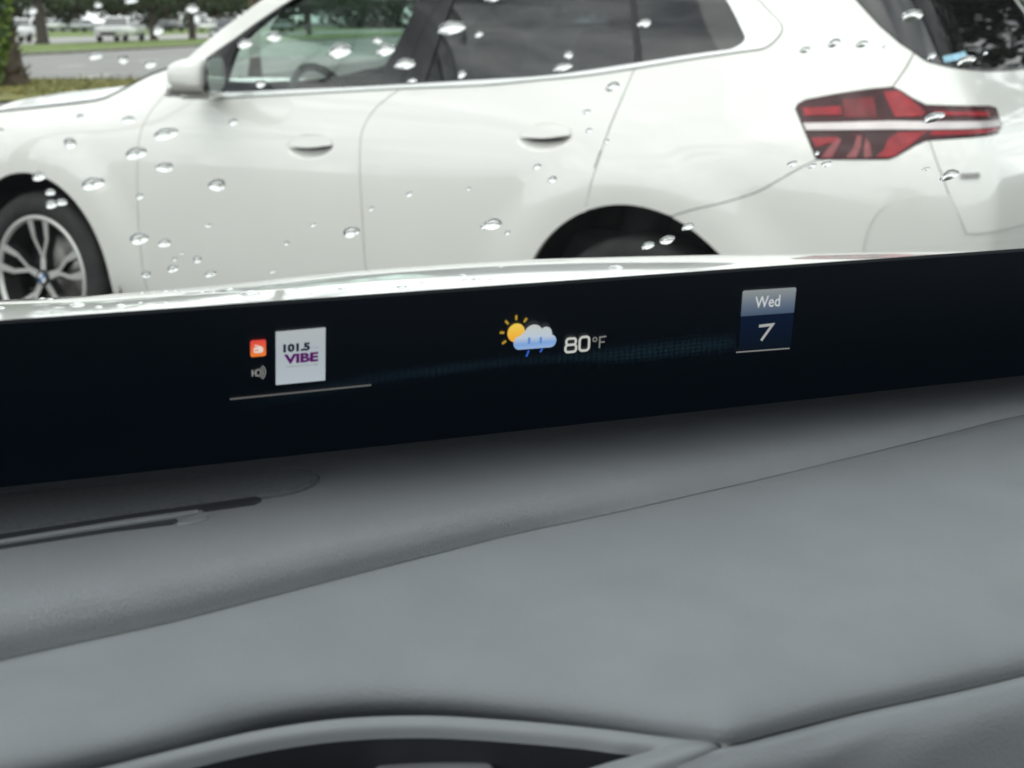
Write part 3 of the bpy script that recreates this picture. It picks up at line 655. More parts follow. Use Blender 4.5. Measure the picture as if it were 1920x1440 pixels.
bm = bmesh.new(); tube_bm(bm, [tuple(q+np.array([0, .004, .004])) for q in B3], .0045, 6); sl = from_bm('bonnet_shut_line_shade', bm, M['plastic'], SUV, True); other_side(sl)  # dark tube added to stand for the shaded bonnet shut line
A0 = np.array([S(a, b) for a, b in [(.722, 1.258), (.90, 1.386), (1.012, 1.462), (1.101, 1.523), (1.22, 1.585)]])
rows = []
for t in np.linspace(0, 1, 9):
    y = A0[:, 1]*(1-t)+(2*CENTRE-A0[:, 1])*t; cr = 1-(2*t-1)**2
    rows.append(np.stack([A0[:, 0]-.16*cr, y, A0[:, 2]+.03*cr], 1))
grid_surface('windscreen', rows, M['glass_front'], SUV, 3, 2)
R0 = np.array([S(a, b) for a, b in [(1.22, 1.585), (1.40, 1.625), (1.9, 1.64), (2.95, 1.638), (3.25, 1.66), (3.43, 1.658), (3.47, 1.65)]])
rows = []
for t in np.linspace(0, 1, 9):
    y = R0[:, 1]*(1-t)+(2*CENTRE-R0[:, 1])*t; cr = 1-(2*t-1)**4
    rows.append(np.stack([R0[:, 0]-.16*(1-(2*t-1)**2)*np.linspace(1, 0, 7), y, R0[:, 2]+.045*cr], 1))
grid_surface('roof', rows, M['paint'], SUV, 3, 2)
# dark inner shell behind the shut lines, wheel arches and the cabin floor
v = []; f = []; ss = np.arange(-1.4, 4.92, .06); zs = np.arange(.24, 1.13, .05)
for s in ss:
    for z in zs:
        p = S(s, z, False)-SN(s, z, False)*.045; v.append((p[0], min(p[1], CENTRE), p[2]))
w_ = len(zs)
for i in range(len(ss)-1):
    for j in range(w_-1):
        c_ = (ss[i]+.03, zs[j]+.025)
        if math.hypot(c_[0], c_[1]-.4) < .47 or math.hypot(c_[0]-2.87, c_[1]-.4) < .50 or (c_[0] < .55 and c_[1] > .98): continue
        f.append((i*w_+j, (i+1)*w_+j, (i+1)*w_+j+1, i*w_+j+1))
sh = from_py('inner_shell', v, f, M['shell'], SUV); other_side(sh)
for cx, r in ((AF[0], .465), (AR[0], .50)):
    v = []; f = []
    for i in range(33):
        a = R(-20+220*i/32)
        for y in (.03, .42): v.append((cx+r*math.cos(a), y, .41+r*math.sin(a)))
    f = [(2*i, 2*i+1, 2*i+3, 2*i+2) for i in range(32)]
    o = from_py('wheel_arch_liner', v, f, M['void'], SUV); other_side(o)
    o = from_py('wheel_arch_wall', [(cx-.52, .42, .2), (cx+.52, .42, .2), (cx+.52, .42, .92), (cx-.52, .42, .92)], [(0, 1, 2, 3)], M['void'], SUV); other_side(o)
box = bmesh.new(); box_bm(box, (1.45, .96, .26), (4.2, 1.60, .06)); from_bm('floor_pan', box, M['shell'], SUV)
# door mirror
mr = rbox('door_mirror', (0, 0, 0), (.155, .215, .160), M['paint'], SUV, .052, 4)
for vtx in mr.data.vertices:                          # taper towards the front and the tip
    x, y, z = vtx.co; k = (x+.0775)/.155; q = (-y+.1)/.215
    vtx.co.z = z*(.60+.40*k)*(1.03-.14*q); vtx.co.y = y*(.78+.22*k); vtx.co.x = x-.03*q*q
mr.location = (1.065, -.115, 1.245); mr.rotation_euler = (0, 0, R(21))
def oval(w, h, x, t, nm, m):
    bm = bmesh.new(); ring = [bm.verts.new((x, w*math.copysign(abs(math.cos(a))**.5, math.cos(a)), h*math.copysign(abs(math.sin(a))**.55, math.sin(a)))) for a in np.linspace(0, 2*math.pi, 40, endpoint=False)]
    bm.faces.new(ring); ex = bmesh.ops.extrude_face_region(bm, geom=bm.faces[:]); bmesh.ops.translate(bm, verts=[q for q in ex['geom'] if isinstance(q, bmesh.types.BMVert)], vec=(t, 0, 0))
    bmesh.ops.recalc_face_normals(bm, faces=bm.faces[:]); return from_bm(nm, bm, m, mr)
oval(.088, .064, .0755, .006, 'mirror_glass', M['mirror']); oval(.098, .072, .0725, .005, 'mirror_surround', M['gloss_black'])
rbox('mirror_shade_piece', (-.004, -.004, -.055), (.134, .196, .036), M['mirror_shade'], mr, .014, 3)  # darker piece added for the shade on the housing's lower part
rbox('mirror_arm', (-.02, .10, -.082), (.12, .16, .026), M['paint'], mr, .012, 3)
other_side(mr)
# cabin
def seat(x, y, w=.5):
    s = rbox('seat', (x, y, .62), (.52, w, .18), M['seat'], SUV, .06, 3)
    rbox('backrest', (x+.32, y, .93), (.16, w, .62), M['seat'], s, .06, 3, Matrix.Rotation(R(16), 4, 'Y'))
    rbox('headrest', (x+.43, y, 1.32), (.11, .26, .17), M['seat'], s, .05, 3, Matrix.Rotation(R(14), 4, 'Y'))
for x in (1.55, 2.45):
    for y in (.58, 1.34): seat(x, y)
rbox('cabin_dashboard', (.78, .96, 1.02), (.36, 1.5, .25), M['seat'], SUV, .07, 3)
rbox('door_sill_trim', (1.4, .14, 1.06), (1.1, .06, .12), M['seat'], SUV, .02, 2)
v = []; f = []
for i in range(40):
    a = 2*math.pi*i/40
    for j in range(8):
        b = 2*math.pi*j/8; r = .185+.017*math.cos(b); v.append((0.017*math.sin(b), r*math.cos(a), r*math.sin(a)))
f = [(i*8+j, ((i+1) % 40)*8+j, ((i+1) % 40)*8+(j+1) % 8, i*8+(j+1) % 8) for i in range(40) for j in range(8)]
st = from_py('steering_wheel', v, f, M['seat'], SUV, True); st.location = (1.13, .58, 1.09); st.rotation_euler = (0, R(-24), 0)
box = bmesh.new(); box_bm(box, (0, 0, -.02), (.03, .34, .06)); box_bm(box, (-.02, 0, -.02), (.06, .13, .12)); from_bm('hub', box, M['seat'], st)

# wheels
def make_wheel(x, back=False):
    hub = bpy.data.objects.new('wheel', None); col.objects.link(hub); hub.parent = SUV; hub.location = (x, 0, .367); hub.empty_display_size = .1
    lathe('tyre', [(.270, .040), (.276, .026), (.30, .018), (.335, .018), (.356, .030), (.366, .052), (.369, .09), (.369, .19), (.360, .235), (.33, .25), (.27, .24)], 72, M['tyre'], hub)
    lathe('rim_lip', [(.271, .042), (.270, .030), (.262, .024), (.252, .027), (.246, .040)], 72, M['alloy'], hub)
    lathe('rim_barrel', [(.248, .038), (.243, .06), (.232, .14), (.230, .22)], 48, M['alloy_dark'], hub)
    lathe('brake_disc', [(.02, .15), (.165, .15), (.170, .155)], 40, M['disc'], hub)
    lathe('rim_back', [(.0, .185), (.236, .185)], 32, M['void'], hub)
    for k in range(5):
        bm = bmesh.new(); a0 = 90+72*k
        def bar(p, q, w0, w1, y0, y1):
            p = np.array(p); q = np.array(q); d = (q-p)/np.linalg.norm(q-p); n = np.array([-d[1], d[0]])
            t = [p+n*w0, p-n*w0, q-n*w1, q+n*w1]; ys = [y0, y0, y1, y1]
            b0 = [p+n*w0*1.15, p-n*w0*1.15, q-n*w1*1.15, q+n*w1*1.15]
            A = [bm.verts.new((c[0], y, c[1])) for c, y in zip(t, ys)]; B = [bm.verts.new((c[0], y+.045, c[1])) for c, y in zip(b0, ys)]
            bm.faces.new(A)
            for i in range(4):
                j = (i+1) % 4; ff = bm.faces.new((A[j], A[i], B[i], B[j])); ff.material_index = 1
        pol = lambda r, a: (r*math.cos(R(a)), r*math.sin(R(a)))
        bar(pol(.028, a0), pol(.098, a0), .016, .014, .046, .050)
        for s in (-1, 1):
            bar(pol(.086, a0), pol(.175, a0+s*13), .0085, .0095, .0495, .040)
            bar(pol(.172, a0+s*12.8), pol(.254, a0+s*10.5), .011, .017, .0395, .029)
        from_bm('spoke', bm, [M['alloy'], M['alloy_dark']], hub)
    cap = lathe('hub_cap', [(.036, .05), (.034, .040), (.030, .038), (.0, .038)], 32, M['rubber'], hub)
    v = [(0, .0365, 0)]; f = []; mi = []
    for i in range(33): v.append((.022*math.cos(R(i*11.25)), .0365, .022*math.sin(R(i*11.25))))
    for i in range(32): f.append((0, i+1, i+2)); mi.append((i//8) % 2)
    bm = from_py('wheel_badge', v, f, [M['blue'], M['white']], hub, mi=mi)
    return hub
w1 = make_wheel(0.0)
def dup(o, par):
    c = o.copy(); col.objects.link(c); c.parent = par
    for ch in list(o.children): dup(ch, c)
    return c
w2 = dup(w1, SUV); w2.location.x = 2.868
for w in (w1, w2):
    c = dup(w, SUV); c.scale = (1, -1, 1); c.location.y = 2*CENTRE

# ================================================================ our own car: dashboard, display, windscreen, bonnet
PSI = R(25); Q0 = .65254; Z0 = 1.26820
OWN = empty('own_car', 'white car seen from its own cabin, grey dashboard, black display strip and windscreen', 'car', (0, 0, 0), PSI)
def hz(rows):          # heights to absolute, and both ends carried on past the view
    out = []
    for r in rows:
        q = [(a, b, c+H) for a, b, c in r]; a, b, c = q[-1]; d, e, f = q[0]
        out.append([(d-.45, e, f), (d-.2, e, f)]+q+[(a+.2, b+.015, c), (a+.42, b+.02, c)])
    return out
DASH_UP=[[(-0.0041,0.6575,-0.1730),(0.0506,0.6565,-0.1730),(0.0893,0.6559,-0.1730),(0.1215,0.6553,-0.1730),(0.1551,0.6547,-0.1730),(0.1901,0.6541,-0.1730),(0.2265,0.6535,-0.1730),(0.2645,0.6528,-0.1730),(0.3041,0.6522,-0.1730),(0.3459,0.6522,-0.1730),(0.3897,0.6523,-0.1730),(0.4356,0.6523,-0.1730),(0.4839,0.6524,-0.1730),(0.5347,0.6524,-0.1730),(0.5881,0.6525,-0.1730),(0.6701,0.6526,-0.1730),(0.7873,0.6527,-0.1730)],
[(-0.0045,0.6257,-0.1722),(0.0475,0.6238,-0.1722),(0.0842,0.6225,-0.1722),(0.1148,0.6214,-0.1722),(0.1466,0.6203,-0.1722),(0.1796,0.6191,-0.1722),(0.2140,0.6179,-0.1722),(0.2511,0.6201,-0.1722),(0.2904,0.6227,-0.1722),(0.3316,0.6251,-0.1722),(0.3752,0.6277,-0.1722),(0.4208,0.6298,-0.1722),(0.4690,0.6319,-0.1722),(0.5197,0.6338,-0.1722),(0.5734,0.6358,-0.1722),(0.6556,0.6382,-0.1722),(0.7742,0.6416,-0.1722)],
[(-0.0050,0.5968,-0.1715),(0.0447,0.5942,-0.1715),(0.0797,0.5923,-0.1715),(0.1088,0.5908,-0.1715),(0.1389,0.5892,-0.1715),(0.1702,0.5875,-0.1715),(0.2027,0.5858,-0.1715),(0.2391,0.5905,-0.1715),(0.2779,0.5959,-0.1715),(0.3185,0.6003,-0.1715),(0.3617,0.6050,-0.1715),(0.4070,0.6088,-0.1715),(0.4551,0.6129,-0.1715),(0.5057,0.6164,-0.1715),(0.5596,0.6202,-0.1715),(0.6420,0.6246,-0.1715),(0.7617,0.6310,-0.1715)],
[(-0.0057,0.5497,-0.1707),(0.0408,0.5521,-0.1707),(0.0739,0.5539,-0.1707),(0.1018,0.5554,-0.1707),(0.1310,0.5569,-0.1707),(0.1618,0.5592,-0.1707),(0.1942,0.5615,-0.1707),(0.2299,0.5681,-0.1707),(0.2683,0.5753,-0.1707),(0.3084,0.5811,-0.1707),(0.3512,0.5873,-0.1707),(0.3961,0.5923,-0.1707),(0.4440,0.5977,-0.1707),(0.4944,0.6024,-0.1707),(0.5483,0.6075,-0.1707),(0.6307,0.6134,-0.1707),(0.7511,0.6220,-0.1707)],
[(-0.0063,0.5096,-0.1702),(0.0373,0.5160,-0.1702),(0.0688,0.5205,-0.1702),(0.0956,0.5244,-0.1702),(0.1239,0.5285,-0.1702),(0.1543,0.5340,-0.1702),(0.1865,0.5399,-0.1702),(0.2217,0.5480,-0.1702),(0.2597,0.5568,-0.1702),(0.2993,0.5638,-0.1702),(0.3418,0.5714,-0.1702),(0.3863,0.5775,-0.1702),(0.4341,0.5841,-0.1702),(0.4843,0.5899,-0.1702),(0.5383,0.5962,-0.1702),(0.6207,0.6035,-0.1702),(0.7419,0.6142,-0.1702)],
[(-0.0067,0.4935,-0.1722),(0.0357,0.5003,-0.1721),(0.0664,0.5052,-0.1720),(0.0925,0.5092,-0.1719),(0.1202,0.5136,-0.1719),(0.1500,0.5198,-0.1718),(0.1818,0.5267,-0.1717),(0.2164,0.5350,-0.1716),(0.2537,0.5441,-0.1716),(0.2923,0.5507,-0.1714),(0.3340,0.5581,-0.1712),(0.3782,0.5651,-0.1711),(0.4261,0.5732,-0.1709),(0.4772,0.5810,-0.1708),(0.5327,0.5897,-0.1706),(0.6137,0.5964,-0.1704),(0.7328,0.6065,-0.1701)],
[(-0.0074,0.4873,-0.1786),(0.0346,0.4939,-0.1781),(0.0651,0.4987,-0.1777),(0.0909,0.5026,-0.1774),(0.1183,0.5068,-0.1771),(0.1479,0.5136,-0.1768),(0.1798,0.5212,-0.1765),(0.2141,0.5295,-0.1762),(0.2511,0.5385,-0.1759),(0.2887,0.5437,-0.1752),(0.3294,0.5502,-0.1746),(0.3731,0.5572,-0.1739),(0.4208,0.5657,-0.1732),(0.4724,0.5748,-0.1726),(0.5287,0.5851,-0.1719),(0.6070,0.5897,-0.1709),(0.7214,0.5968,-0.1697)],
[(-0.0081,0.4868,-0.1871),(0.0340,0.4929,-0.1860),(0.0644,0.4975,-0.1852),(0.0903,0.5012,-0.1846),(0.1176,0.5051,-0.1840),(0.1473,0.5122,-0.1834),(0.1793,0.5203,-0.1828),(0.2136,0.5284,-0.1822),(0.2505,0.5372,-0.1816),(0.2872,0.5408,-0.1803),(0.3270,0.5459,-0.1789),(0.3700,0.5523,-0.1776),(0.4175,0.5609,-0.1763),(0.4692,0.5707,-0.1749),(0.5261,0.5820,-0.1736),(0.6011,0.5837,-0.1717),(0.7098,0.5869,-0.1692)]]
DASH_PAD=[[(-0.0081,0.4901,-0.1876),(0.0343,0.4964,-0.1865),(0.0650,0.5011,-0.1857),(0.0910,0.5048,-0.1851),(0.1185,0.5089,-0.1845),(0.1485,0.5162,-0.1839),(0.1808,0.5244,-0.1833),(0.2153,0.5327,-0.1827),(0.2526,0.5417,-0.1821),(0.2897,0.5454,-0.1808),(0.3194,0.5492,-0.1798),(0.3377,0.5519,-0.1792),(0.3539,0.5544,-0.1787),(0.3734,0.5574,-0.1781),(0.3968,0.5616,-0.1774),(0.4213,0.5662,-0.1768),(0.4737,0.5763,-0.1754),(0.5313,0.5879,-0.1741),(0.6073,0.5898,-0.1722),(0.7175,0.5934,-0.1697)],
[(-0.0082,0.4864,-0.1874),(0.0339,0.4924,-0.1862),(0.0643,0.4970,-0.1855),(0.0901,0.5006,-0.1849),(0.1174,0.5045,-0.1843),(0.1471,0.5116,-0.1837),(0.1791,0.5195,-0.1831),(0.2132,0.5276,-0.1825),(0.2501,0.5363,-0.1819),(0.2867,0.5398,-0.1806),(0.3161,0.5434,-0.1796),(0.3342,0.5460,-0.1790),(0.3501,0.5484,-0.1785),(0.3693,0.5512,-0.1779),(0.3925,0.5553,-0.1772),(0.4166,0.5597,-0.1766),(0.4682,0.5694,-0.1752),(0.5248,0.5805,-0.1739),(0.5995,0.5820,-0.1720),(0.7077,0.5851,-0.1695)],
[(-0.0084,0.4781,-0.1883),(0.0330,0.4835,-0.1872),(0.0629,0.4876,-0.1864),(0.0881,0.4908,-0.1858),(0.1148,0.4943,-0.1852),(0.1438,0.5008,-0.1846),(0.1750,0.5081,-0.1840),(0.2083,0.5154,-0.1834),(0.2440,0.5234,-0.1828),(0.2796,0.5262,-0.1815),(0.3080,0.5293,-0.1805),(0.3255,0.5315,-0.1799),(0.3409,0.5336,-0.1794),(0.3594,0.5361,-0.1788),(0.3816,0.5397,-0.1781),(0.4048,0.5435,-0.1775),(0.4543,0.5520,-0.1761),(0.5085,0.5618,-0.1748),(0.5798,0.5622,-0.1729),(0.6827,0.5636,-0.1704)],
[(-0.0085,0.4610,-0.1866),(0.0317,0.4689,-0.1865),(0.0609,0.4744,-0.1864),(0.0858,0.4791,-0.1867),(0.1124,0.4849,-0.1869),(0.1412,0.4923,-0.1872),(0.1712,0.4976,-0.1873),(0.2019,0.4998,-0.1873),(0.2329,0.4995,-0.1874),(0.2624,0.4935,-0.1866),(0.2849,0.4888,-0.1859),(0.2983,0.4862,-0.1855),(0.3100,0.4841,-0.1852),(0.3267,0.4862,-0.1848),(0.3468,0.4890,-0.1844),(0.3676,0.4920,-0.1840),(0.4107,0.4971,-0.1831),(0.4579,0.5037,-0.1822),(0.5252,0.5068,-0.1810),(0.6226,0.5112,-0.1793)],
[(-0.0086,0.4469,-0.1852),(0.0305,0.4570,-0.1859),(0.0592,0.4637,-0.1865),(0.0838,0.4695,-0.1874),(0.1104,0.4772,-0.1884),(0.1391,0.4854,-0.1894),(0.1682,0.4891,-0.1901),(0.1968,0.4875,-0.1907),(0.2245,0.4814,-0.1914),(0.2497,0.4694,-0.1909),(0.2683,0.4597,-0.1906),(0.2791,0.4542,-0.1904),(0.2885,0.4497,-0.1902),(0.3041,0.4515,-0.1900),(0.3228,0.4540,-0.1897),(0.3420,0.4564,-0.1895),(0.3811,0.4598,-0.1890),(0.4239,0.4645,-0.1886),(0.4885,0.4694,-0.1879),(0.5822,0.4758,-0.1870)],
[(-0.0087,0.4313,-0.1835),(0.0293,0.4437,-0.1853),(0.0574,0.4517,-0.1865),(0.0816,0.4588,-0.1883),(0.1082,0.4686,-0.1902),(0.1367,0.4778,-0.1920),(0.1649,0.4799,-0.1933),(0.1914,0.4743,-0.1947),(0.2156,0.4623,-0.1960),(0.2368,0.4448,-0.1960),(0.2518,0.4308,-0.1960),(0.2603,0.4229,-0.1960),(0.2677,0.4163,-0.1960),(0.2823,0.4180,-0.1960),(0.2996,0.4202,-0.1960),(0.3175,0.4223,-0.1960),(0.3530,0.4242,-0.1960),(0.3920,0.4276,-0.1960),(0.4539,0.4340,-0.1960),(0.5441,0.4422,-0.1960)],
[(-0.0090,0.4245,-0.1853),(0.0284,0.4360,-0.1872),(0.0560,0.4434,-0.1883),(0.0798,0.4501,-0.1902),(0.1059,0.4595,-0.1921),(0.1343,0.4699,-0.1947),(0.1620,0.4719,-0.1962),(0.1879,0.4658,-0.1973),(0.2114,0.4534,-0.1983),(0.2321,0.4357,-0.1981),(0.2466,0.4218,-0.1979),(0.2550,0.4139,-0.1978),(0.2622,0.4075,-0.1978),(0.2765,0.4090,-0.1978),(0.2934,0.4110,-0.1979),(0.3108,0.4130,-0.1980),(0.3456,0.4147,-0.1981),(0.3836,0.4179,-0.1982),(0.4443,0.4241,-0.1985),(0.5326,0.4320,-0.1990)],
[(-0.0093,0.4202,-0.1875),(0.0278,0.4311,-0.1894),(0.0551,0.4381,-0.1905),(0.0786,0.4443,-0.1924),(0.1043,0.4534,-0.1944),(0.1327,0.4649,-0.1977),(0.1602,0.4669,-0.1993),(0.1856,0.4603,-0.2002),(0.2086,0.4474,-0.2010),(0.2288,0.4295,-0.2004),(0.2430,0.4155,-0.2000),(0.2512,0.4076,-0.1999),(0.2584,0.4013,-0.1999),(0.2723,0.4026,-0.1998),(0.2890,0.4045,-0.2000),(0.3062,0.4065,-0.2001),(0.3403,0.4080,-0.2003),(0.3777,0.4109,-0.2005),(0.4375,0.4170,-0.2011),(0.5245,0.4248,-0.2020)],
[(-0.0095,0.4186,-0.1902),(0.0274,0.4290,-0.1920),(0.0545,0.4356,-0.1932),(0.0779,0.4416,-0.1950),(0.1034,0.4505,-0.1971),(0.1319,0.4627,-0.2010),(0.1593,0.4647,-0.2027),(0.1845,0.4577,-0.2034),(0.2073,0.4445,-0.2040),(0.2271,0.4262,-0.2031),(0.2410,0.4118,-0.2025),(0.2490,0.4039,-0.2023),(0.2561,0.3976,-0.2022),(0.2698,0.3987,-0.2022),(0.2863,0.4005,-0.2023),(0.3033,0.4024,-0.2025),(0.3371,0.4038,-0.2028),(0.3741,0.4066,-0.2031),(0.4334,0.4126,-0.2039),(0.5197,0.4203,-0.2051)],
[(-0.0098,0.4194,-0.1930),(0.0273,0.4295,-0.1948),(0.0544,0.4359,-0.1960),(0.0777,0.4416,-0.1978),(0.1033,0.4504,-0.2000),(0.1320,0.4633,-0.2042),(0.1594,0.4652,-0.2060),(0.1846,0.4579,-0.2066),(0.2072,0.4443,-0.2070),(0.2268,0.4255,-0.2059),(0.2404,0.4108,-0.2051),(0.2484,0.4027,-0.2047),(0.2554,0.3963,-0.2046),(0.2690,0.3973,-0.2045),(0.2854,0.3991,-0.2047),(0.3023,0.4009,-0.2049),(0.3360,0.4023,-0.2052),(0.3728,0.4049,-0.2056),(0.4320,0.4109,-0.2066),(0.5180,0.4186,-0.2080)],
[(-0.0100,0.4216,-0.1960),(0.0272,0.4314,-0.1978),(0.0545,0.4377,-0.1990),(0.0779,0.4433,-0.2009),(0.1036,0.4519,-0.2031),(0.1325,0.4653,-0.2077),(0.1601,0.4672,-0.2095),(0.1852,0.4596,-0.2100),(0.2078,0.4457,-0.2103),(0.2272,0.4263,-0.2088),(0.2407,0.4112,-0.2078),(0.2485,0.4028,-0.2073),(0.2555,0.3963,-0.2071),(0.2690,0.3971,-0.2069),(0.2854,0.3989,-0.2072),(0.3023,0.4007,-0.2074),(0.3360,0.4020,-0.2078),(0.3727,0.4046,-0.2082),(0.4319,0.4106,-0.2094),(0.5180,0.4182,-0.2110)]]
RIM_OUT=[(-0.0100,0.4200,-0.1953),(0.0207,0.4281,-0.1968),(0.0543,0.4360,-0.1983),(0.0776,0.4416,-0.2001),(0.1030,0.4494,-0.2020),(0.1300,0.4566,-0.2038),(0.1567,0.4576,-0.2051),(0.1821,0.4518,-0.2065),(0.2054,0.4404,-0.2078),(0.2261,0.4242,-0.2078),(0.2407,0.4112,-0.2078),(0.2503,0.4028,-0.2078),(0.2558,0.3979,-0.2078),(0.2438,0.3949,-0.2078),(0.2296,0.3919,-0.2078),(0.1847,0.3826,-0.2078),(0.1339,0.3690,-0.2056)]
RIM_IN=[(-0.0078,0.4159,-0.1969),(0.0227,0.4237,-0.1984),(0.0562,0.4312,-0.2000),(0.0794,0.4366,-0.2019),(0.1038,0.4440,-0.2036),(0.1297,0.4503,-0.2054),(0.1551,0.4507,-0.2067),(0.1793,0.4450,-0.2080),(0.2016,0.4342,-0.2093),(0.2191,0.4210,-0.2093),(0.2262,0.4142,-0.2093),(0.2312,0.4102,-0.2093),(0.2334,0.4071,-0.2093),(0.2244,0.4060,-0.2093),(0.2095,0.4041,-0.2093),(0.1659,0.3933,-0.2084),(0.1174,0.3780,-0.2060)]
PANEL=[[(0.2588,0.4009,-0.2095),(0.2859,0.4032,-0.2095),(0.3141,0.4052,-0.2095),(0.3422,0.4053,-0.2095),(0.3729,0.4069,-0.2095),(0.4057,0.4092,-0.2095),(0.4401,0.4113,-0.2095),(0.4762,0.4132,-0.2095),(0.5143,0.4152,-0.2095)],
[(0.2528,0.3966,-0.2078),(0.2790,0.3975,-0.2078),(0.3072,0.3996,-0.2078),(0.3353,0.3998,-0.2078),(0.3658,0.4012,-0.2078),(0.3986,0.4034,-0.2078),(0.4329,0.4054,-0.2078),(0.4690,0.4073,-0.2078),(0.5071,0.4092,-0.2078)],
[(0.2419,0.3943,-0.2084),(0.2664,0.3918,-0.2084),(0.2952,0.3940,-0.2084),(0.3243,0.3946,-0.2084),(0.3550,0.3953,-0.2084),(0.3885,0.3974,-0.2084),(0.4236,0.3993,-0.2084),(0.4606,0.4011,-0.2084),(0.4997,0.4028,-0.2084)],
[(0.2144,0.3967,-0.2150),(0.2384,0.3886,-0.2150),(0.2665,0.3860,-0.2150),(0.2989,0.3877,-0.2150),(0.3314,0.3873,-0.2150),(0.3674,0.3887,-0.2150),(0.4056,0.3903,-0.2150),(0.4460,0.3916,-0.2150),(0.4889,0.3928,-0.2150)],
[(0.1616,0.4094,-0.2330),(0.1912,0.3992,-0.2330),(0.2212,0.3888,-0.2330),(0.2529,0.3802,-0.2330),(0.2925,0.3811,-0.2330),(0.3329,0.3797,-0.2330),(0.3778,0.3803,-0.2330),(0.4256,0.3805,-0.2330),(0.4768,0.3804,-0.2330)]]
RIDGE_P=[(0.0258,0.5647,-0.1708),(0.0761,0.5683,-0.1708),(0.1203,0.5744,-0.1708),(0.1394,0.5756,-0.1708),(0.1471,0.5757,-0.1708),(0.1451,0.5737,-0.1708),(0.1377,0.5720,-0.1708),(0.1120,0.5705,-0.1708),(0.0758,0.5665,-0.1708),(0.0257,0.5629,-0.1708)]
TRAY=[(0.0301,0.6273,-0.1708),(0.0852,0.6284,-0.1708),(0.1472,0.6225,-0.1708),(0.1795,0.6186,-0.1708),(0.1919,0.6172,-0.1708),(0.1978,0.6154,-0.1708),(0.2008,0.6113,-0.1708),(0.2012,0.6068,-0.1708),(0.1996,0.6015,-0.1708),(0.1956,0.5957,-0.1708),(0.1902,0.5908,-0.1708),(0.1846,0.5877,-0.1708),(0.1779,0.5860,-0.1708),(0.1706,0.5854,-0.1708),(0.0776,0.5783,-0.1708),(0.0264,0.5742,-0.1708)]
SLOT_A=[(0.0263,0.5730,-0.1708),(0.0774,0.5770,-0.1708),(0.1220,0.5822,-0.1708),(0.1697,0.5858,-0.1708),(0.1707,0.5823,-0.1708),(0.1671,0.5785,-0.1708),(0.1515,0.5774,-0.1708),(0.1206,0.5757,-0.1708),(0.0763,0.5695,-0.1708),(0.0259,0.5658,-0.1708)]
SLOT_B=[(0.0256,0.5623,-0.1708),(0.0757,0.5658,-0.1708),(0.1119,0.5698,-0.1708),(0.1366,0.5718,-0.1708),(0.1364,0.5683,-0.1708),(0.1334,0.5654,-0.1708),(0.1110,0.5654,-0.1708),(0.0751,0.5616,-0.1708),(0.0253,0.5583,-0.1708)]
LIP=[(0.1356,0.5651,-0.1708),(0.1459,0.5726,-0.1708),(0.1481,0.5708,-0.1708),(0.1460,0.5660,-0.1708),(0.1398,0.5624,-0.1708),(0.1346,0.5627,-0.1708)]
BLADE= ['(0.1645,0.4564,-0.2220)', '(0.1829,0.4542,-0.2220)', '(0.1961,0.4417,-0.2220)', '(0.1765,0.4385,-0.2220)']
RIDGE=[(0.185,-0.2028),(0.244,-0.2044),(0.266,-0.2043),(0.293,-0.2040),(0.322,-0.2034),(0.356,-0.2026),(0.382,-0.2017),(0.436,-0.1991),(0.481,-0.1979),(0.552,-0.1973),(0.626,-0.1980),(0.703,-0.2002),(0.784,-0.2038),(0.863,-0.2074),(0.958,-0.2112),(1.162,-0.2206)]
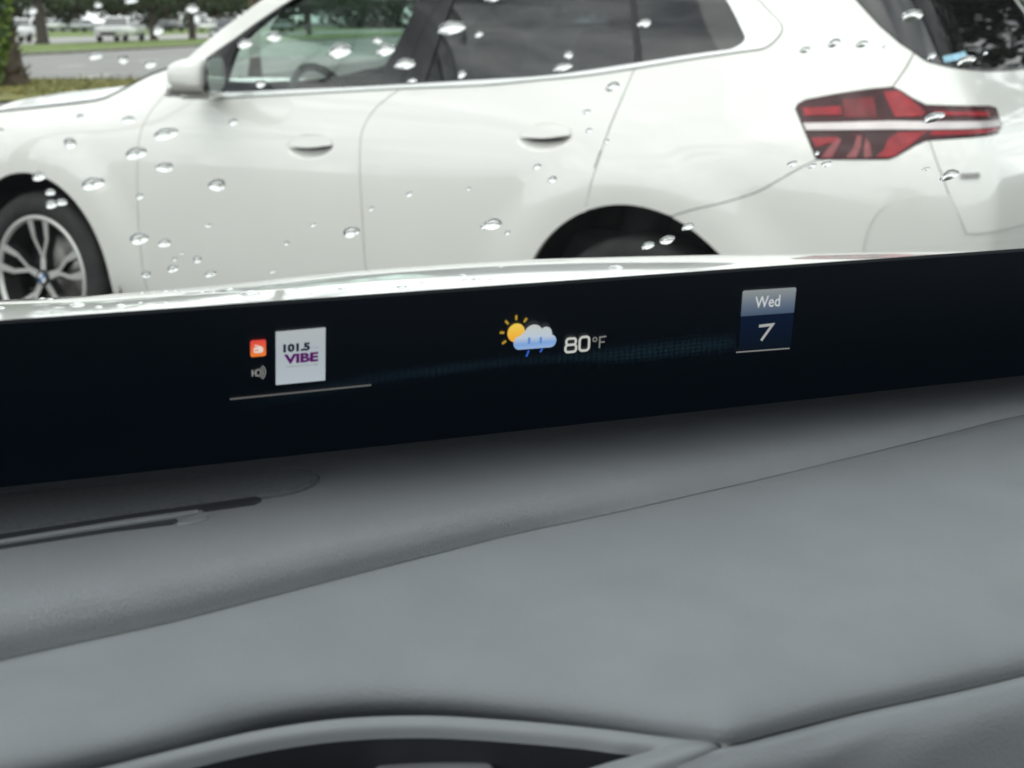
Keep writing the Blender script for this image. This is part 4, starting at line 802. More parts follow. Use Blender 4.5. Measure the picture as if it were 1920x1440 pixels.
DROP_LABELS = """
blurred raindrop over the road, left of the other two above the white bonnet
small round raindrop over the road, middle of three above the white bonnet
raindrop over the road, right of three above the white bonnet
blurred raindrop over the trees just left of the white windscreen pillar
raindrop over the white parked row right of the moving pickup
raindrop at the very top edge above the moving pickup
raindrop over the white car half hidden by the palm trunk
small raindrop at the top edge over the dark oak crowns
small dark raindrop on the white front wing below the bonnet shut line
pale raindrop on the white front wing just left of the door shut line top
round raindrop on the front wing above the front wheel arch
large dark topped raindrop on the front door below the mirror
small faint raindrop on the front door right of the mirror
large raindrop straddling the upper front door shut line
wide raindrop on the front door under the one below the mirror
large raindrop on the front wing right of the wheel arch top
large raindrop alone on the front door below its handle left end
small raindrop on the front door shut line, halfway down
tiny raindrop at the left edge on the front wing
raindrop over the top of the dark front wheel arch
small raindrop over the front tyre below the wheel arch top
left half of the twin raindrop over the dark front tyre
right half of the twin raindrop over the dark front tyre
large raindrop straddling the lower front door shut line
raindrop on the lower front door right of the shut line
tiny raindrop between the pair of small drops low on the front door
smallest raindrop in the cluster low on the front door
raindrop low on the front door, right one of the cluster
raindrop low on the front door, middle one of the cluster
raindrop at the bottom of the front door shut line just over the bonnet
raindrop low on the front door nearest the rising bonnet edge
faint flat raindrop alone in the middle of the front door
blurred raindrop in the front corner of the front side window
round bright raindrop in the front part of the front side window
large bright raindrop in the middle of the front side window
faint small raindrop above the bright one at the door pillar
bright raindrop on the rear edge of the front side window
bright raindrop on the black door pillar
small raindrop low in the front side window over the dark dashboard
tiny raindrop at the foot of the black door pillar
small raindrop low in the front corner of the rear side window
largest bright raindrop on the front edge of the rear side window
raindrop cut by the top edge over the rear side window
small faint raindrop right of the largest bright one
small raindrop above the flat one at the rear window sill
flat bright raindrop at the sill of the rear side window
bright raindrop at the front of the small quarter window
dark centred raindrop at the top of the rear door near its rear edge
small faint raindrop above the rear door handle right end
faint raindrop right of the rear door handle
tiny raindrop on the rear door shut line level with its handle
small raindrop below the rear door handle left end
small bright raindrop below the rear door handle
bright dark topped raindrop beside the middle door shut line
large bright dark topped raindrop on the lower rear door
tiny raindrop just right of the large one on the rear door
small raindrop in the middle of the rear door
tiny grey raindrop right of the middle door shut line
faint raindrop on the front door left of the bright one by the shut line
faint grey raindrop low on the front door, right half
small raindrop low on the front door just above the bonnet edge
tiny faint raindrop on the rear door above the large one
flat bright raindrop over the rear tyre, left one of two
flat bright raindrop over the rear tyre, right one of two
bright raindrop on the rear edge of the rear wheel arch
faint raindrop on the rear pillar, left of three in a row
raindrop on the rear pillar, middle and highest of three in a row
raindrop on the rear pillar, right of three in a row
tiny faint raindrop at the right end of the rear pillar row
large bright raindrop on the black border of the tailgate window
small raindrop low on the black border beside the blue sticker
bright raindrop just right of the blue sticker
tiny raindrop alone on the tailgate glass right of the sticker
bright raindrop on the pale bar of the tail lamp
small raindrop below the tail lamp, left of three
small raindrop below the tail lamp, middle of three
small raindrop below the tail lamp, right of three
large dark topped raindrop left of the metal tailgate badge
tiny flat raindrop left of the tailgate shut line
tiny raindrop at the lower left corner of the tail lamp
"""
BEAD_LABELS = """
large flat water bead on the bonnet below the front door shut line
left of two small beads on the bonnet below the wheel
right of two small beads on the bonnet below the wheel
thin bead on the bonnet right of the first large one
flat bead on the bonnet near the black strip, second large one from left
small bead on the bonnet edge, first of the row
tiny bead on the bonnet edge, second of the row
bead on the bonnet edge, largest of the left row
small bead on the bonnet edge, fourth of the row
small bead on the bonnet edge, fifth of the row
bead on the bonnet edge right half of the row
small bead right beside the right half bead of the bonnet row
highest bead on the bonnet where its edge starts to rise
largest white bead on the bonnet near the black strip
small bead between the flat and the thin ones on the bonnet
small bead left of the one between flat and thin
bead on the bonnet at the left edge of the view
small bead on the rising bonnet right of the largest
oval bead on the bonnet below the middle door shut line
flat bead close to the black strip right of the largest
tiny bead close to the black strip below the door
wide thin bead touching the black strip in mid view
small oval bead alone on the mid bonnet
bead on the bonnet below the rear door, upper of a group
tiny bead on the bonnet below the rear door, lower left of a group
bead on the bonnet below the rear door, right of a group
tiny bead at the right end of the rear door group
small bead high on the bonnet near the rear wheel arch
rightmost water bead, where the bonnet meets the black strip
"""
BEADS=[(0.2179,1.1707,10.9),(0.2118,1.2409,5.4),(0.2113,1.2711,5.1),(0.2279,1.1486,5.8),(0.2420,1.1460,7.9),(0.2848,1.2704,3.6),(0.2914,1.2640,2.4),(0.2987,1.2540,5.6),(0.3050,1.2484,3.2),(0.3057,1.2334,3.2),(0.3157,1.2132,4.7),(0.3213,1.2032,3.9),(0.3371,1.2155,6.3),(0.3359,1.1561,15.0),(0.2732,1.1482,4.4),(0.2589,1.1613,3.7),(0.1686,1.1800,5.1),(0.3715,1.1621,3.8),(0.3955,1.1314,6.8),(0.3550,1.1325,5.9),(0.3701,1.1251,3.0),(0.4303,1.1068,7.5),(0.4509,1.1169,4.6),(0.4901,1.1359,6.2),(0.4802,1.1101,4.6),(0.4881,1.1083,6.9),(0.4952,1.0997,3.0),(0.5425,1.1837,4.1),(0.6090,1.1210,11.2)]
DROPS=[(180,109,0.0933,0.2547,3.3,3.5),(232,115,0.1008,0.2532,2.5,4.0),(283,124,0.1083,0.2511,3.4,3.6),(362,20,0.1158,0.2735,3.4,3.8),(297,61,0.1082,0.2649,3.1,3.9),(247,5,0.0996,0.2765,3.2,2.4),(62,24,0.0756,0.2725,2.3,2.8),(185,13,0.0915,0.2748,1.9,2.4),(151,223,0.0924,0.2287,2.0,2.9),(242,228,0.1059,0.2269,3.6,3.5),(132,272,0.0910,0.2168,3.5,5.5),(312,255,0.1175,0.2198,6.8,6.2),(438,232,0.1362,0.2247,2.8,3.6),(256,291,0.1103,0.2110,5.9,6.8),(310,317,0.1198,0.2036,5.4,5.4),(175,348,0.0998,0.1967,6.5,7.1),(408,350,0.1373,0.1935,5.3,7.4),(263,372,0.1146,0.1891,2.3,3.4),(3,249,0.0718,0.2233,1.4,2.2),(74,334,0.0840,0.2014,4.2,4.7),(95,364,0.0880,0.1932,2.8,3.8),(97,387,0.0889,0.1869,3.7,4.4),(116,383,0.0918,0.1878,3.1,4.2),(262,451,0.1178,0.1661,6.4,6.7),(309,459,0.1262,0.1628,4.1,5.6),(328,489,0.1310,0.1531,1.8,3.2),(341,478,0.1327,0.1564,1.4,2.2),(371,490,0.1386,0.1520,2.9,4.6),(325,507,0.1314,0.1474,3.6,5.3),(275,518,0.1232,0.1448,3.2,4.6),(395,517,0.1446,0.1427,3.7,4.4),(392,426,0.1387,0.1716,2.4,2.5),(460,86,0.1326,0.2593,4.4,3.9),(515,72,0.1401,0.2623,4.2,5.0),(638,99,0.1603,0.2560,7.2,6.7),(709,80,0.1703,0.2603,2.8,3.1),(724,97,0.1738,0.2563,5.8,5.6),(760,124,0.1815,0.2499,6.2,5.5),(489,161,0.1406,0.2419,3.1,3.7),(774,155,0.1860,0.2423,3.0,2.3),(867,143,0.2008,0.2449,2.9,3.9),(848,56,0.1909,0.2657,8.1,6.7),(923,1,0.1990,0.2780,4.8,2.8),(899,68,0.2002,0.2629,2.5,3.2),(1067,106,0.2324,0.2535,3.2,4.3),(1056,130,0.2327,0.2475,6.1,4.3),(1209,47,0.2517,0.2676,4.7,4.4),(1150,166,0.2538,0.2378,4.9,4.9),(1101,213,0.2498,0.2253,3.1,2.7),(1105,248,0.2546,0.2154,2.5,2.5),(1138,268,0.2635,0.2093,2.0,2.9),(1008,316,0.2433,0.1964,3.0,3.6),(1036,340,0.2517,0.1887,3.2,4.7),(660,438,0.1880,0.1634,6.1,7.0),(923,424,0.2385,0.1633,7.4,8.5),(953,439,0.2465,0.1577,2.1,3.3),(769,367,0.2024,0.1840,2.5,3.5),(697,394,0.1913,0.1767,1.9,2.9),(588,425,0.1736,0.1688,2.0,2.9),(538,459,0.1669,0.1588,1.9,3.0),(512,512,0.1659,0.1419,2.1,2.8),(880,357,0.2227,0.1855,1.6,2.3),(1216,464,0.3084,0.1432,5.7,5.3),(1252,453,0.3150,0.1464,6.2,6.5),(1291,428,0.3199,0.1547,5.2,5.2),(1511,97,0.3155,0.2547,3.6,3.6),(1566,84,0.3247,0.2580,4.5,4.5),(1618,86,0.3358,0.2574,4.2,4.0),(1660,91,0.3454,0.2560,1.7,1.9),(1711,33,0.3466,0.2711,8.3,6.9),(1748,109,0.3675,0.2508,3.5,4.3),(1813,117,0.3835,0.2484,6.8,6.2),(1849,103,0.3890,0.2522,2.0,2.4),(1753,223,0.3906,0.2171,8.1,6.8),(1487,310,0.3448,0.1922,4.2,4.1),(1523,314,0.3540,0.1903,3.5,3.8),(1551,310,0.3598,0.1913,4.5,4.6),(1782,332,0.4221,0.1801,8.4,7.4),(1737,320,0.4077,0.1851,3.6,2.5),(1533,291,0.3520,0.1978,2.3,3.0)]
up = hz(DASH_UP)
under = [[(a, Q0+.075, Z0+.004) for a, b, c in up[0]], [(a, Q0+.03, Z0-.002) for a, b, c in up[0]]]
dash = grid_surface('dashboard', under+up, M['dash'], OWN, 6, 6)
pad = grid_surface('lower_dash_pad', hz(DASH_PAD), M['dash_low'], OWN, 6, 6)
# rim of the shelf below the pad, its dark hollow and the panel beside it
ro = catmull(np.array(RIM_OUT), 5); ri = catmull(np.array(RIM_IN), 5); up_ = np.array([0, 0, H])
rows = [ro+up_+np.array([0, 0, -.004]), ro*.86+ri*.14+up_+np.array([0, 0, .0006]), ro*.5+ri*.5+up_+np.array([0, 0, .0012]), ro*.16+ri*.84+up_+np.array([0, 0, .0004]), ri+up_+np.array([0, 0, -.0025])]
grid_surface('shelf_rim', rows, M['dash_trim'], OWN, 1, 3)
n_ = len(RIM_IN); mid_i = 12*5
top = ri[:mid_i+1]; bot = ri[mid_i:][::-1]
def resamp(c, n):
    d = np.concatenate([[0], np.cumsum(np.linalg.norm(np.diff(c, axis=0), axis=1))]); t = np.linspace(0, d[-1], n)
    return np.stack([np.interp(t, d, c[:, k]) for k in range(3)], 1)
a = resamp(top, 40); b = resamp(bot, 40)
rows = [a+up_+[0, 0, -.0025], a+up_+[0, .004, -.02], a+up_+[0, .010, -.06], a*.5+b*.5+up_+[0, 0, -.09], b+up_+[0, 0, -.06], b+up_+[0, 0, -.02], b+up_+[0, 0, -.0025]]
grid_surface('shelf_hollow', rows, M['void2'], OWN, 1, 2)  # depth shade of the opening is in its dark colour
bl = rbox('shelf_insert', (.181, .443, H-.2218), (.036, .016, .005), M['dash_lip'], OWN, .0025, 3, Matrix.Rotation(R(-12), 4, 'Z'))
grid_surface('side_dash_panel', [[q for q in r[2:]] for r in hz(PANEL)], M['dash_low'], OWN, 4, 5)
# speaker tray and painted slot shade on the left
def plate(name, P, z0, th, m, parent, bev=0, n=1):
    P = [(p[0], p[1], H+p[2]+z0) for p in P]
    bm = bmesh.new(); A = [bm.verts.new(p) for p in P]; f = bm.faces.new(A); bm.normal_update()
    if f.normal.z < 0: f.normal_flip()
    ex = bmesh.ops.extrude_face_region(bm, geom=[f]); vs = [q for q in ex['geom'] if isinstance(q, bmesh.types.BMVert)]
    bmesh.ops.translate(bm, verts=vs, vec=(0, 0, th))
    if bev: bmesh.ops.bevel(bm, geom=[e for e in bm.edges if all(v in vs for v in e.verts)], offset=bev, segments=3, affect='EDGES')
    bmesh.ops.recalc_face_normals(bm, faces=bm.faces[:])
    return from_bm(name, bm, m, parent)
def smooth_poly(P, n=4): return [tuple(q) for q in catmull(np.array(P+[P[0]], float), n)][:-1]
plate('speaker_tray', TRAY, -.004, .0054, M['dash_tray'], dash, .0016)
plate('vent_ridge', RIDGE_P, -.004, .0056, M['dash_trim'], dash, .0007)
plate('vent_slot_shade', SLOT_A, -.004, .0047, M['void2'], dash)  # dark strips on the surface, painted in place of the slots' shade
plate('vent_slot_shade', SLOT_B, -.004, .0042, M['void2'], dash)
plate('vent_lip', smooth_poly(LIP), -.004, .0052, M['dash_trim'], dash, .0006)

# windscreen plane (own-car axes): l across, u up the glass
RK = R(40)
QW = Q0
def ws(l, u, off=0.0): return (l, QW-u*math.cos(RK)+off*math.sin(RK), Z0+u*math.sin(RK)+off*math.cos(RK))
bm = bmesh.new(); bm.faces.new([bm.verts.new(ws(*p)) for p in ((-.62, -.02), (1.25, -.02), (1.15, .62), (-.50, .62))])
ows = from_bm('windscreen', bm, M['screen_glass'], OWN)
bm = bmesh.new()
A = [ws(-.62, -.02, -.0015), ws(1.25, -.02, -.0015), ws(1.25, .1262, -.0015), ws(-.62, .1262, -.0015)]; B = [ws(l, u, -.003) for l, u in ((-.62, -.02), (1.25, -.02), (1.25, .1262), (-.62, .1262))]
va = [bm.verts.new(p) for p in A]; vb = [bm.verts.new(p) for p in B]; bm.faces.new(va); bm.faces.new(vb[::-1])
for i in range(4): bm.faces.new((va[i], va[(i+1) % 4], vb[(i+1) % 4], vb[i]))
disp = from_bm('display_strip', bm, M['display'], OWN)
# the read-outs are thrown onto the black strip so that they stand upright for the driver's eye: they are laid out on the
# upright virtual picture plane and carried along the sight lines onto the strip
DK = R(85); DQ = Q0-.004; EYE = np.array([0, 0, H]); WP = np.array(ws(0, 0, -.003)); WN = np.array([0, math.sin(RK), math.cos(RK)])
def dp(l, u, off=0.0):
    p = np.array([l, DQ-u*math.cos(DK), Z0+u*math.sin(DK)]); d = p-EYE
    return tuple(EYE+d*(((WP-WN*off)-EYE)@WN/(d@WN)))
E_ = {k: emis('screen_'+k, c) for k, c in dict(white=(.52, .54, .50), grey=(.20, .21, .20), dim=(.105, .105, .10), ink=(.012, .016, .03), purple=(.085, .006, .105), purple_dim=(.30, .22, .36), orange=(.80, .14, .055), yellow=(.80, .50, .06), amber=(.42, .27, .03), blue=(.035, .12, .52), drop=(.10, .22, .52), navy=(.0042, .0095, .024)).items()}
LAY = [0]
def flat(name, P, m, off, tri=None):
    """a read-out drawn with polygons, P a list of outlines in display coordinates"""
    v = []; f = []
    for poly in P:
        k = len(v); v += [dp(l, u, off) for l, u in poly]; f.append(tuple(range(k, k+len(poly))))
    return from_py(name, v, f, m, disp)
def rrect(l0, u0, l1, u1, r, skew=0.0, n=5):
    o = []
    for cx, cy, a in ((l1-r, u1-r, 0), (l0+r, u1-r, 90), (l0+r, u0+r, 180), (l1-r, u0+r, 270)):
        o += [(cx+r*math.cos(R(a+90*i/n)), cy+r*math.sin(R(a+90*i/n))) for i in range(n+1)]
    return o
def stroke(P, w, closed=False):
    P = [np.array(p, float) for p in P]; out = []; n = len(P)
    L_, R_ = [], []
    for i in range(n):
        a = P[i-1] if (closed or i) else None; b = P[(i+1) % n] if (closed or i < n-1) else None
        d1 = (P[i]-a)/np.linalg.norm(P[i]-a) if a is not None else None; d2 = (b-P[i])/np.linalg.norm(b-P[i]) if b is not None else None
        if d1 is None: d1 = d2
        if d2 is None: d2 = d1
        m = np.array([-(d1[1]+d2[1]), d1[0]+d2[0]]); m /= max(1e-9, m@m)/2 if m@m > .4 else .7
        L_.append(P[i]+m*w/2); R_.append(P[i]-m*w/2)
    for i in range(n if closed else n-1):
        j = (i+1) % n; out.append([tuple(L_[i]), tuple(R_[i]), tuple(R_[j]), tuple(L_[j])])
    return out
def disc(cx, cy, r, n=28): return [(cx+r*math.cos(2*math.pi*i/n), cy+r*math.sin(2*math.pi*i/n)) for i in range(n)]
def text(name, s, box, m, off, bold=0.0):
    cu = bpy.data.curves.new(name, 'FONT'); cu.body = s; cu.size = 1; cu.offset = bold; cu.resolution_u = 3; cu.fill_mode = 'FRONT'
    t = bpy.data.objects.new(name, cu); col.objects.link(t)
    bpy.context.view_layer.update()
    me = bpy.data.meshes.new_from_object(t.evaluated_get(bpy.context.evaluated_depsgraph_get()))
    bpy.data.objects.remove(t); bpy.data.curves.remove(cu)
    co = np.array([v.co[:] for v in me.vertices]); lo = co.min(0); hi = co.max(0)
    for v, c in zip(me.vertices, co):
        l = box[0]+(c[0]-lo[0])/(hi[0]-lo[0])*(box[2]-box[0]); u = box[1]+(c[1]-lo[1])/(hi[1]-lo[1])*(box[3]-box[1])
        v.co = dp(l, u, off)
    me.materials.clear(); me.materials.append(m); me.update(); me.name = name
    return link(name, me, disp)
# radio tile
flat('album_cover', [[(.1968, .0307), (.2176, .0308), (.2176, .0530), (.1968, .0528)]], emis('screen_album', (.4, .4, .4), 1, [(0, (.40, .455, .49)), (.5, (.37, .42, .45)), (1, (.40, .43, .44))]), .0004)
text('frequency_text', '101.5', (.1999, .0439, .2111, .0474), E_['ink'], .0008, .06)
text('small_word', 'THE', (.2119, .0446, .2145, .0453), E_['purple_dim'], .0008)
text('station_text', 'VIBE', (.2002, .0391, .2146, .0431), E_['purple'], .0008, .05)
text('tagline_text', "TAMPA BAY'S ONLY R&B", (.2009, .0375, .2144, .0383), E_['grey'], .0008)
flat('radio_icon', [rrect(.1864, .0432, .1928, .0500, .0009)], emis('screen_icon', (.8, .14, .06), 1, [(0, (.78, .20, .035)), (1, (.66, .055, .05))]), .0004)
flat('radio_symbol', [rrect(.1878, .0447, .1916, .0471, .0007), [(.1880, .0477), (.1884, .0481), (.1908, .0473), (.1905, .0470)]], emis('screen_icon_white', (.72, .62, .56)), .0008)
flat('radio_symbol', [rrect(.1882, .0455, .1897, .0461, .0002)], emis('screen_icon_detail', (.62, .18, .10)), .0011)
g = [(.1870, .0349, .1870, .0381), (.1884, .0352, .1884, .0381)]
flat('signal_symbol', stroke([(.1872, .0352), (.1872, .0378)], .0007)+stroke([(.1872, .0365), (.1884, .0365)], .0006)+stroke([(.1886, .0352), (.1886, .0378)], .0007)
     + stroke([(.1896+.0011*math.cos(R(a)), .0365+.0013*math.sin(R(a))) for a in range(0, 360, 30)], .0006, True)
     + stroke([(.1894+.0022*math.cos(R(a)), .0365+.0024*math.sin(R(a))) for a in range(-62, 63, 12)], .0005)
     + stroke([(.1894+.0031*math.cos(R(a)), .0365+.0033*math.sin(R(a))) for a in range(-55, 56, 11)], .0005), E_['grey'], .0005)
flat('underline', stroke([(.1779, .0266), (.2375, .0270)], .00075), E_['dim'], .0005)
# weather
sx, sy = .3026, .0441
flat('sun_symbol', [disc(sx, sy, .0041)], emis('screen_sun', (.8, .5, .06), 1, [(0, (.80, .36, .03)), (1, (.80, .56, .09))]), .0004)
for a in (92, 52, 133, 175, 214, 262):
    if a == 262: continue
    flat('sun_ray', stroke([(sx+.0056*math.cos(R(a)), sy+.0056*math.sin(R(a))), (sx+.0077*math.cos(R(a)), sy+.0077*math.sin(R(a)))], .0010), E_['amber'], .0004)
cl = []
for cx, cy, r, a0, a1 in ((.3045, .0395, .0030, 270, 95), (.3108, .0425, .0046, 160, 35), (.3166, .0428, .0029, 130, 5), (.3190, .0392, .0028, 75, -90)):
    n = 14; cl += [(cx+r*math.cos(R(a0+(a1-a0)*i/n)), cy+r*math.sin(R(a0+(a1-a0)*i/n))) for i in range(n+1)]
flat('cloud_symbol', [cl], emis('screen_cloud', (.4, .45, .5), 1, [(0, (.28, .42, .66)), (.22, (.19, .34, .64)), (.5, (.46, .54, .62)), (1, (.50, .53, .50))]), .0008)
for a, b in ((.3088, .0402), (.3143, .0400)): flat('rain_symbol', [rrect(a-.0005, b-.0014, a+.0006, b+.0014, .0004)], E_['drop'], .0011)
for a, b, h in ((.3078, .0345, .0026), (.3143, .0354, .0016)): flat('rain_symbol', stroke([(a, b-h*.5), (a+.0011, b+h*.5)], .0008), E_['blue'], .0008)
r8 = lambda l0, u0, l1, u1: rrect(l0, u0, l1, u1, .0016)
W = .00105
flat('temperature_digit', stroke(rrect(.3267, .0367, .3313, .0395, .0012), W, True)+stroke(rrect(.3264, .0335, .3316, .0367, .0013), W, True), E_['white'], .0005)
flat('temperature_digit', stroke(rrect(.3332, .0336, .3378, .0397, .0015), W, True), E_['white'], .0005)
flat('temperature_unit', stroke(rrect(.3397, .0373, .3415, .0390, .0007), .0005, True)+stroke([(.3430, .0341), (.3430, .0390), (.3461, .0391)], .00065)+stroke([(.3430, .0367), (.3455, .0367)], .0006), E_['grey'], .0005)
# calendar
flat('calendar_header', [[(.4146, .0430), (.4432, .0427), (.4434, .0540), (.4428, .0546), (.4152, .0549), (.4146, .0543)]], emis('screen_header', (.2, .2, .2), 1, [(0, (.055, .085, .14)), (.45, (.12, .155, .205)), (1, (.245, .27, .27))]), .0004)
flat('calendar_body', [[(.4147, .0272), (.4431, .0257), (.4432, .0425), (.4146, .0428)]], emis('screen_calendar', (.01, .01, .02), 1, [(0, (.0038, .0075, .013)), (1, (.0055, .011, .030))]), .0004)
text('weekday_text', 'Wed', (.4217, .0463, .4351, .0516), emis('screen_weekday', (.55, .58, .58)), .0008, .008)
flat('day_digit', stroke([(.4248, .0377), (.4321, .0379), (.4266, .0308)], .0013), emis('screen_day', (.36, .37, .36)), .0008)
flat('underline', stroke([(.4136, .0263), (.4425, .0258)], .0006), E_['grey'], .0008)
# reflection of the projector grille, painted on as faintly glowing dots
gm = bpy.data.materials.new('screen_dot_mesh'); gm.use_nodes = True; t = gm.node_tree; t.nodes.clear()  # glow of the painted grille reflection
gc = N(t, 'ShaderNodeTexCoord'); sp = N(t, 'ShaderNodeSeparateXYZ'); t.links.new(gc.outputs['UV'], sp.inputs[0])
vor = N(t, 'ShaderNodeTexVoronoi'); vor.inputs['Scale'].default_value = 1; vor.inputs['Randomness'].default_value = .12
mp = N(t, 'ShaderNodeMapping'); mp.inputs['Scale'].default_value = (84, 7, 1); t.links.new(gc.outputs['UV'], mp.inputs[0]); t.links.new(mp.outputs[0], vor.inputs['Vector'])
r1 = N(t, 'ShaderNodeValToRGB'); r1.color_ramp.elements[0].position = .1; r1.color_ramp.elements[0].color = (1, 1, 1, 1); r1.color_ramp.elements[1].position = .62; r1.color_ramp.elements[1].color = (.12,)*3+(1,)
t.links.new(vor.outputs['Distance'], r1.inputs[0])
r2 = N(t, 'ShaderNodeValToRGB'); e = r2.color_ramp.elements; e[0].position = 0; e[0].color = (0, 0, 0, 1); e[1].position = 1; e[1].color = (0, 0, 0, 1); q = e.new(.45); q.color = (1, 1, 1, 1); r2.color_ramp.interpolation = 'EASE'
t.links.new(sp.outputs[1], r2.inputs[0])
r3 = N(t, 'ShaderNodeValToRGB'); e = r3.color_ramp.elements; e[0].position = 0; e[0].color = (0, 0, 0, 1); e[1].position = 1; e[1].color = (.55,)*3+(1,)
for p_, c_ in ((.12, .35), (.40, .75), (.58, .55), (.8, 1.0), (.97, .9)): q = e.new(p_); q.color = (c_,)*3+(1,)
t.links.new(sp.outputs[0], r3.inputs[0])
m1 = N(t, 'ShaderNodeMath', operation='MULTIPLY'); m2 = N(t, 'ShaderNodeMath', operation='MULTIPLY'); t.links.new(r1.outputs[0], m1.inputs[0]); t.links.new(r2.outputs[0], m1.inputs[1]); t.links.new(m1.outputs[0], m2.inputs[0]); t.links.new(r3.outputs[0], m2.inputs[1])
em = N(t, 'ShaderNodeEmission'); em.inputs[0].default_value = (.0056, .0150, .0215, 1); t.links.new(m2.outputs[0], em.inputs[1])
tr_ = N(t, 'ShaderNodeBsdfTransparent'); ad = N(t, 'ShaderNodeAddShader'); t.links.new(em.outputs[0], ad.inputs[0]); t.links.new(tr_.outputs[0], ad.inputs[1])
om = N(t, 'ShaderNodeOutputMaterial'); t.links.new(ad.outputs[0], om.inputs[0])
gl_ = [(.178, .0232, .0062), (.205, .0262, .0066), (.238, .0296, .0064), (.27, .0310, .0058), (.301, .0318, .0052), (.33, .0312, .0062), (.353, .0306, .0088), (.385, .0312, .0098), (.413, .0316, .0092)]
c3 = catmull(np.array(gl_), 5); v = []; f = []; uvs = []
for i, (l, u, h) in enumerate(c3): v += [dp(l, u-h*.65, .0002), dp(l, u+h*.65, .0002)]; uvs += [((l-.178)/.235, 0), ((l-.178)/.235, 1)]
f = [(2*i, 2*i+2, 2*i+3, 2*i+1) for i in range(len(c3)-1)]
o = from_py('dot_mesh', v, f, gm, disp); uvl = o.data.uv_layers.new(name='uv')  # added band that carries the painted grille reflection
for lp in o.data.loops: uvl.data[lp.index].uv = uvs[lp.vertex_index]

# bonnet of our own car
RL = np.array([r[0] for r in RIDGE]); RZ = np.array([r[1] for r in RIDGE])
def bz(l, q):
    zr = np.interp(l, RL, RZ) if RL[0] <= l <= RL[-1] else (RZ[0]-.0+(.185-l)*-.012-max(0, .1-l)**2*.12 if l < RL[0] else RZ[-1]-(l-RL[-1])*.12)
    return H+zr-.29*(max(0, q-1.05)**2-.0625)
ls = np.linspace(-.45, 1.30, 141); qs = np.concatenate([np.linspace(.74, 1.02, 6), np.linspace(1.06, 1.75, 36), np.linspace(1.8, 2.15, 8)])
ker = np.hanning(9); ker /= ker.sum()
Z = np.array([[bz(l, q)-(max(0, q-1.75)**2*.9) for l in ls] for q in qs])
Zp = np.pad(Z, ((0, 0), (4, 4)), mode='edge'); Z = sum(ker[k]*Zp[:, k:k+Z.shape[1]] for k in range(9))
f = [(i*len(ls)+j, i*len(ls)+j+1, (i+1)*len(ls)+j+1, (i+1)*len(ls)+j) for i in range(len(qs)-1) for j in range(len(ls)-1)]
from_py('bonnet', [(l, q, Z[i, j]) for i, q in enumerate(qs) for j, l in enumerate(ls)], f, M['own_paint'], OWN, True)
def bonz(l, q):
    i = np.clip(np.searchsorted(qs, q)-1, 0, len(qs)-2); a = (q-qs[i])/(qs[i+1]-qs[i])
    return np.interp(l, ls, Z[i])*(1-a)+np.interp(l, ls, Z[i+1])*a
bm = bmesh.new(); box_bm(bm, (.40, .80, 1.215), (1.7, .05, .03)); from_bm('cowl', bm, M['rubber'], OWN)
for s, x in ((-1, -.47), (1, 1.32)):
    bm = bmesh.new(); box_bm(bm, (x, 1.45, .65), (.04, 1.3, .5)); from_bm('front_wing', bm, M['own_paint'], OWN)
    bm = bmesh.new(); box_bm(bm, (x, -.75, .80), (.07, 2.8, .78)); from_bm('door', bm, M['shell'], OWN)
    bm = bmesh.new(); tube_bm(bm, [(x+s*.0, .70, 1.24), (x-s*.06, .44, 1.46), (x-s*.13, .16, 1.665)], .04, 8); from_bm('windscreen_pillar', bm, M['headliner'], OWN, True)
    bm = bmesh.new(); tube_bm(bm, [(x, -.75, 1.18), (x-s*.1, -.78, 1.66)], .05, 8); from_bm('door_pillar', bm, M['headliner'], OWN, True)
bm = bmesh.new(); box_bm(bm, (.425, -.85, 1.69), (1.62, 2.05, .05)); from_bm('roof', bm, [M['headliner']], OWN)
for x in (.0, .85):
    rbox('front_seat', (x, -.42, 1.12), (.56, .16, .95), M['seat'], OWN, .06, 3)
bm = bmesh.new(); box_bm(bm, (.425, -2.1, 1.0), (1.8, .1, 1.2)); from_bm('rear_bulkhead', bm, M['seat'], OWN)
bm = bmesh.new(); box_bm(bm, (.425, -.7, .45), (1.8, 2.8, .08)); from_bm('cabin_floor', bm, M['seat'], OWN)

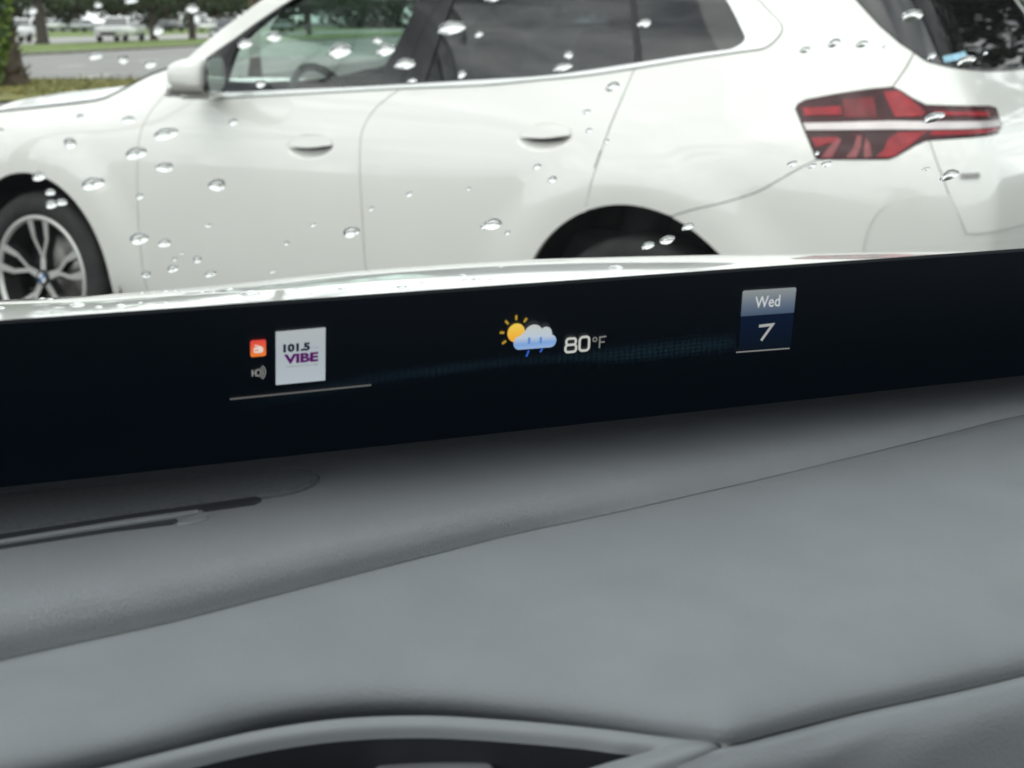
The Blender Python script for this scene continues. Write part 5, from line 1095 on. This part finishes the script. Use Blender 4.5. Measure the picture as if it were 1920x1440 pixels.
# ================================================================ raindrops
def drop_mesh(seed, flatness=.42):
    r = random.Random(seed); v = []; f = []; nr, nb = 7, 20
    wob = [1+.07*math.sin(2*math.pi*i/nb*2+seed)+.05*math.sin(2*math.pi*i/nb*3+seed*1.7) for i in range(nb)]
    v.append((0, 0, flatness))
    for k in range(1, nr+1):
        a = math.pi/2*k/nr; rr = math.sin(a)**.9; h = flatness*(1-rr**2.3)
        for i in range(nb): b = 2*math.pi*i/nb; v.append((rr*math.cos(b)*wob[i], rr*math.sin(b)*wob[i], h))
    for i in range(nb): f.append((0, 1+i, 1+(i+1) % nb))
    for k in range(nr-1):
        for i in range(nb): f.append((1+k*nb+i, 1+(k+1)*nb+i, 1+(k+1)*nb+(i+1) % nb, 1+k*nb+(i+1) % nb))
    base = len(v)
    v += [(x, y, 0) for x, y, z in v[1+(nr-1)*nb:1+nr*nb]]
    f.append(tuple(range(base, base+nb))[::-1])
    for i in range(nb): pass
    me = bpy.data.meshes.new('raindrop'); me.from_pydata(v, [], f); me.materials.append(M['water'])
    # weld the flat base to the dome
    bm = bmesh.new(); bm.from_mesh(me); bmesh.ops.remove_doubles(bm, verts=bm.verts[:], dist=1e-5); bmesh.ops.recalc_face_normals(bm, faces=bm.faces[:])
    for e in bm.edges:
        if len(e.link_faces) == 2 and (len(e.link_faces[0].verts) > 4 or len(e.link_faces[1].verts) > 4): e.smooth = False
    bm.to_mesh(me); bm.free(); me.polygons.foreach_set('use_smooth', [True]*len(me.polygons)); me.update()
    return me
DM = [drop_mesh(s, fl) for s, fl in ((1, .40), (2, .46), (3, .36), (4, .43), (5, .5))]
def raindrop(me, p, basis, w, h, z, label, group):
    o = bpy.data.objects.new('raindrop', me); col.objects.link(o)
    o.matrix_world = Matrix.Translation(p) @ basis @ Matrix.Diagonal((w, h, z, 1))
    tag(o, label, 'raindrop', group); return o
RZm = Matrix.Rotation(PSI, 4, 'Z')
cu_, su_ = math.cos(RK), math.sin(RK)
wsb = RZm @ Matrix(((1, 0, 0, 0), (0, -cu_, su_, 0), (0, su_, cu_, 0), (0, 0, 0, 1)))
LBL = DROP_LABELS.strip().split('\n')
for i, (px, py, l, u, w, h) in enumerate(DROPS):
    P = RZm @ Vector(ws(l, u, .0007))
    lb = LBL[i].strip()
    d = .5e-3
    raindrop(DM[(i*7+i//3) % 5], P, wsb @ Matrix.Rotation(R(8+(i*37 % 17)-8), 4, 'Z'), w*d*.97, h*d*.92, (w+h)*.47*d, lb, 'raindrops on the windscreen')
BL = BEAD_LABELS.strip().split('\n')
for i, (l, q, w) in enumerate(BEADS):
    z = bonz(l, q); dz = np.array([bonz(l+.005, q)-bonz(l-.005, q), bonz(l, q+.01)-bonz(l, q-.01)])/np.array([.01, .02])
    n = Vector((-dz[0], -dz[1], 1)).normalized(); x = Vector((1, 0, dz[0])).normalized(); y = n.cross(x)
    B = RZm @ Matrix((( x.x, y.x, n.x, 0), (x.y, y.y, n.y, 0), (x.z, y.z, n.z, 0), (0, 0, 0, 1)))
    raindrop(DM[i % 5], RZm @ Vector((l, q, z+.0001)), B, w*.5e-3, w*.55e-3, w*.42e-3, BL[i].strip(), 'water beads on the bonnet')
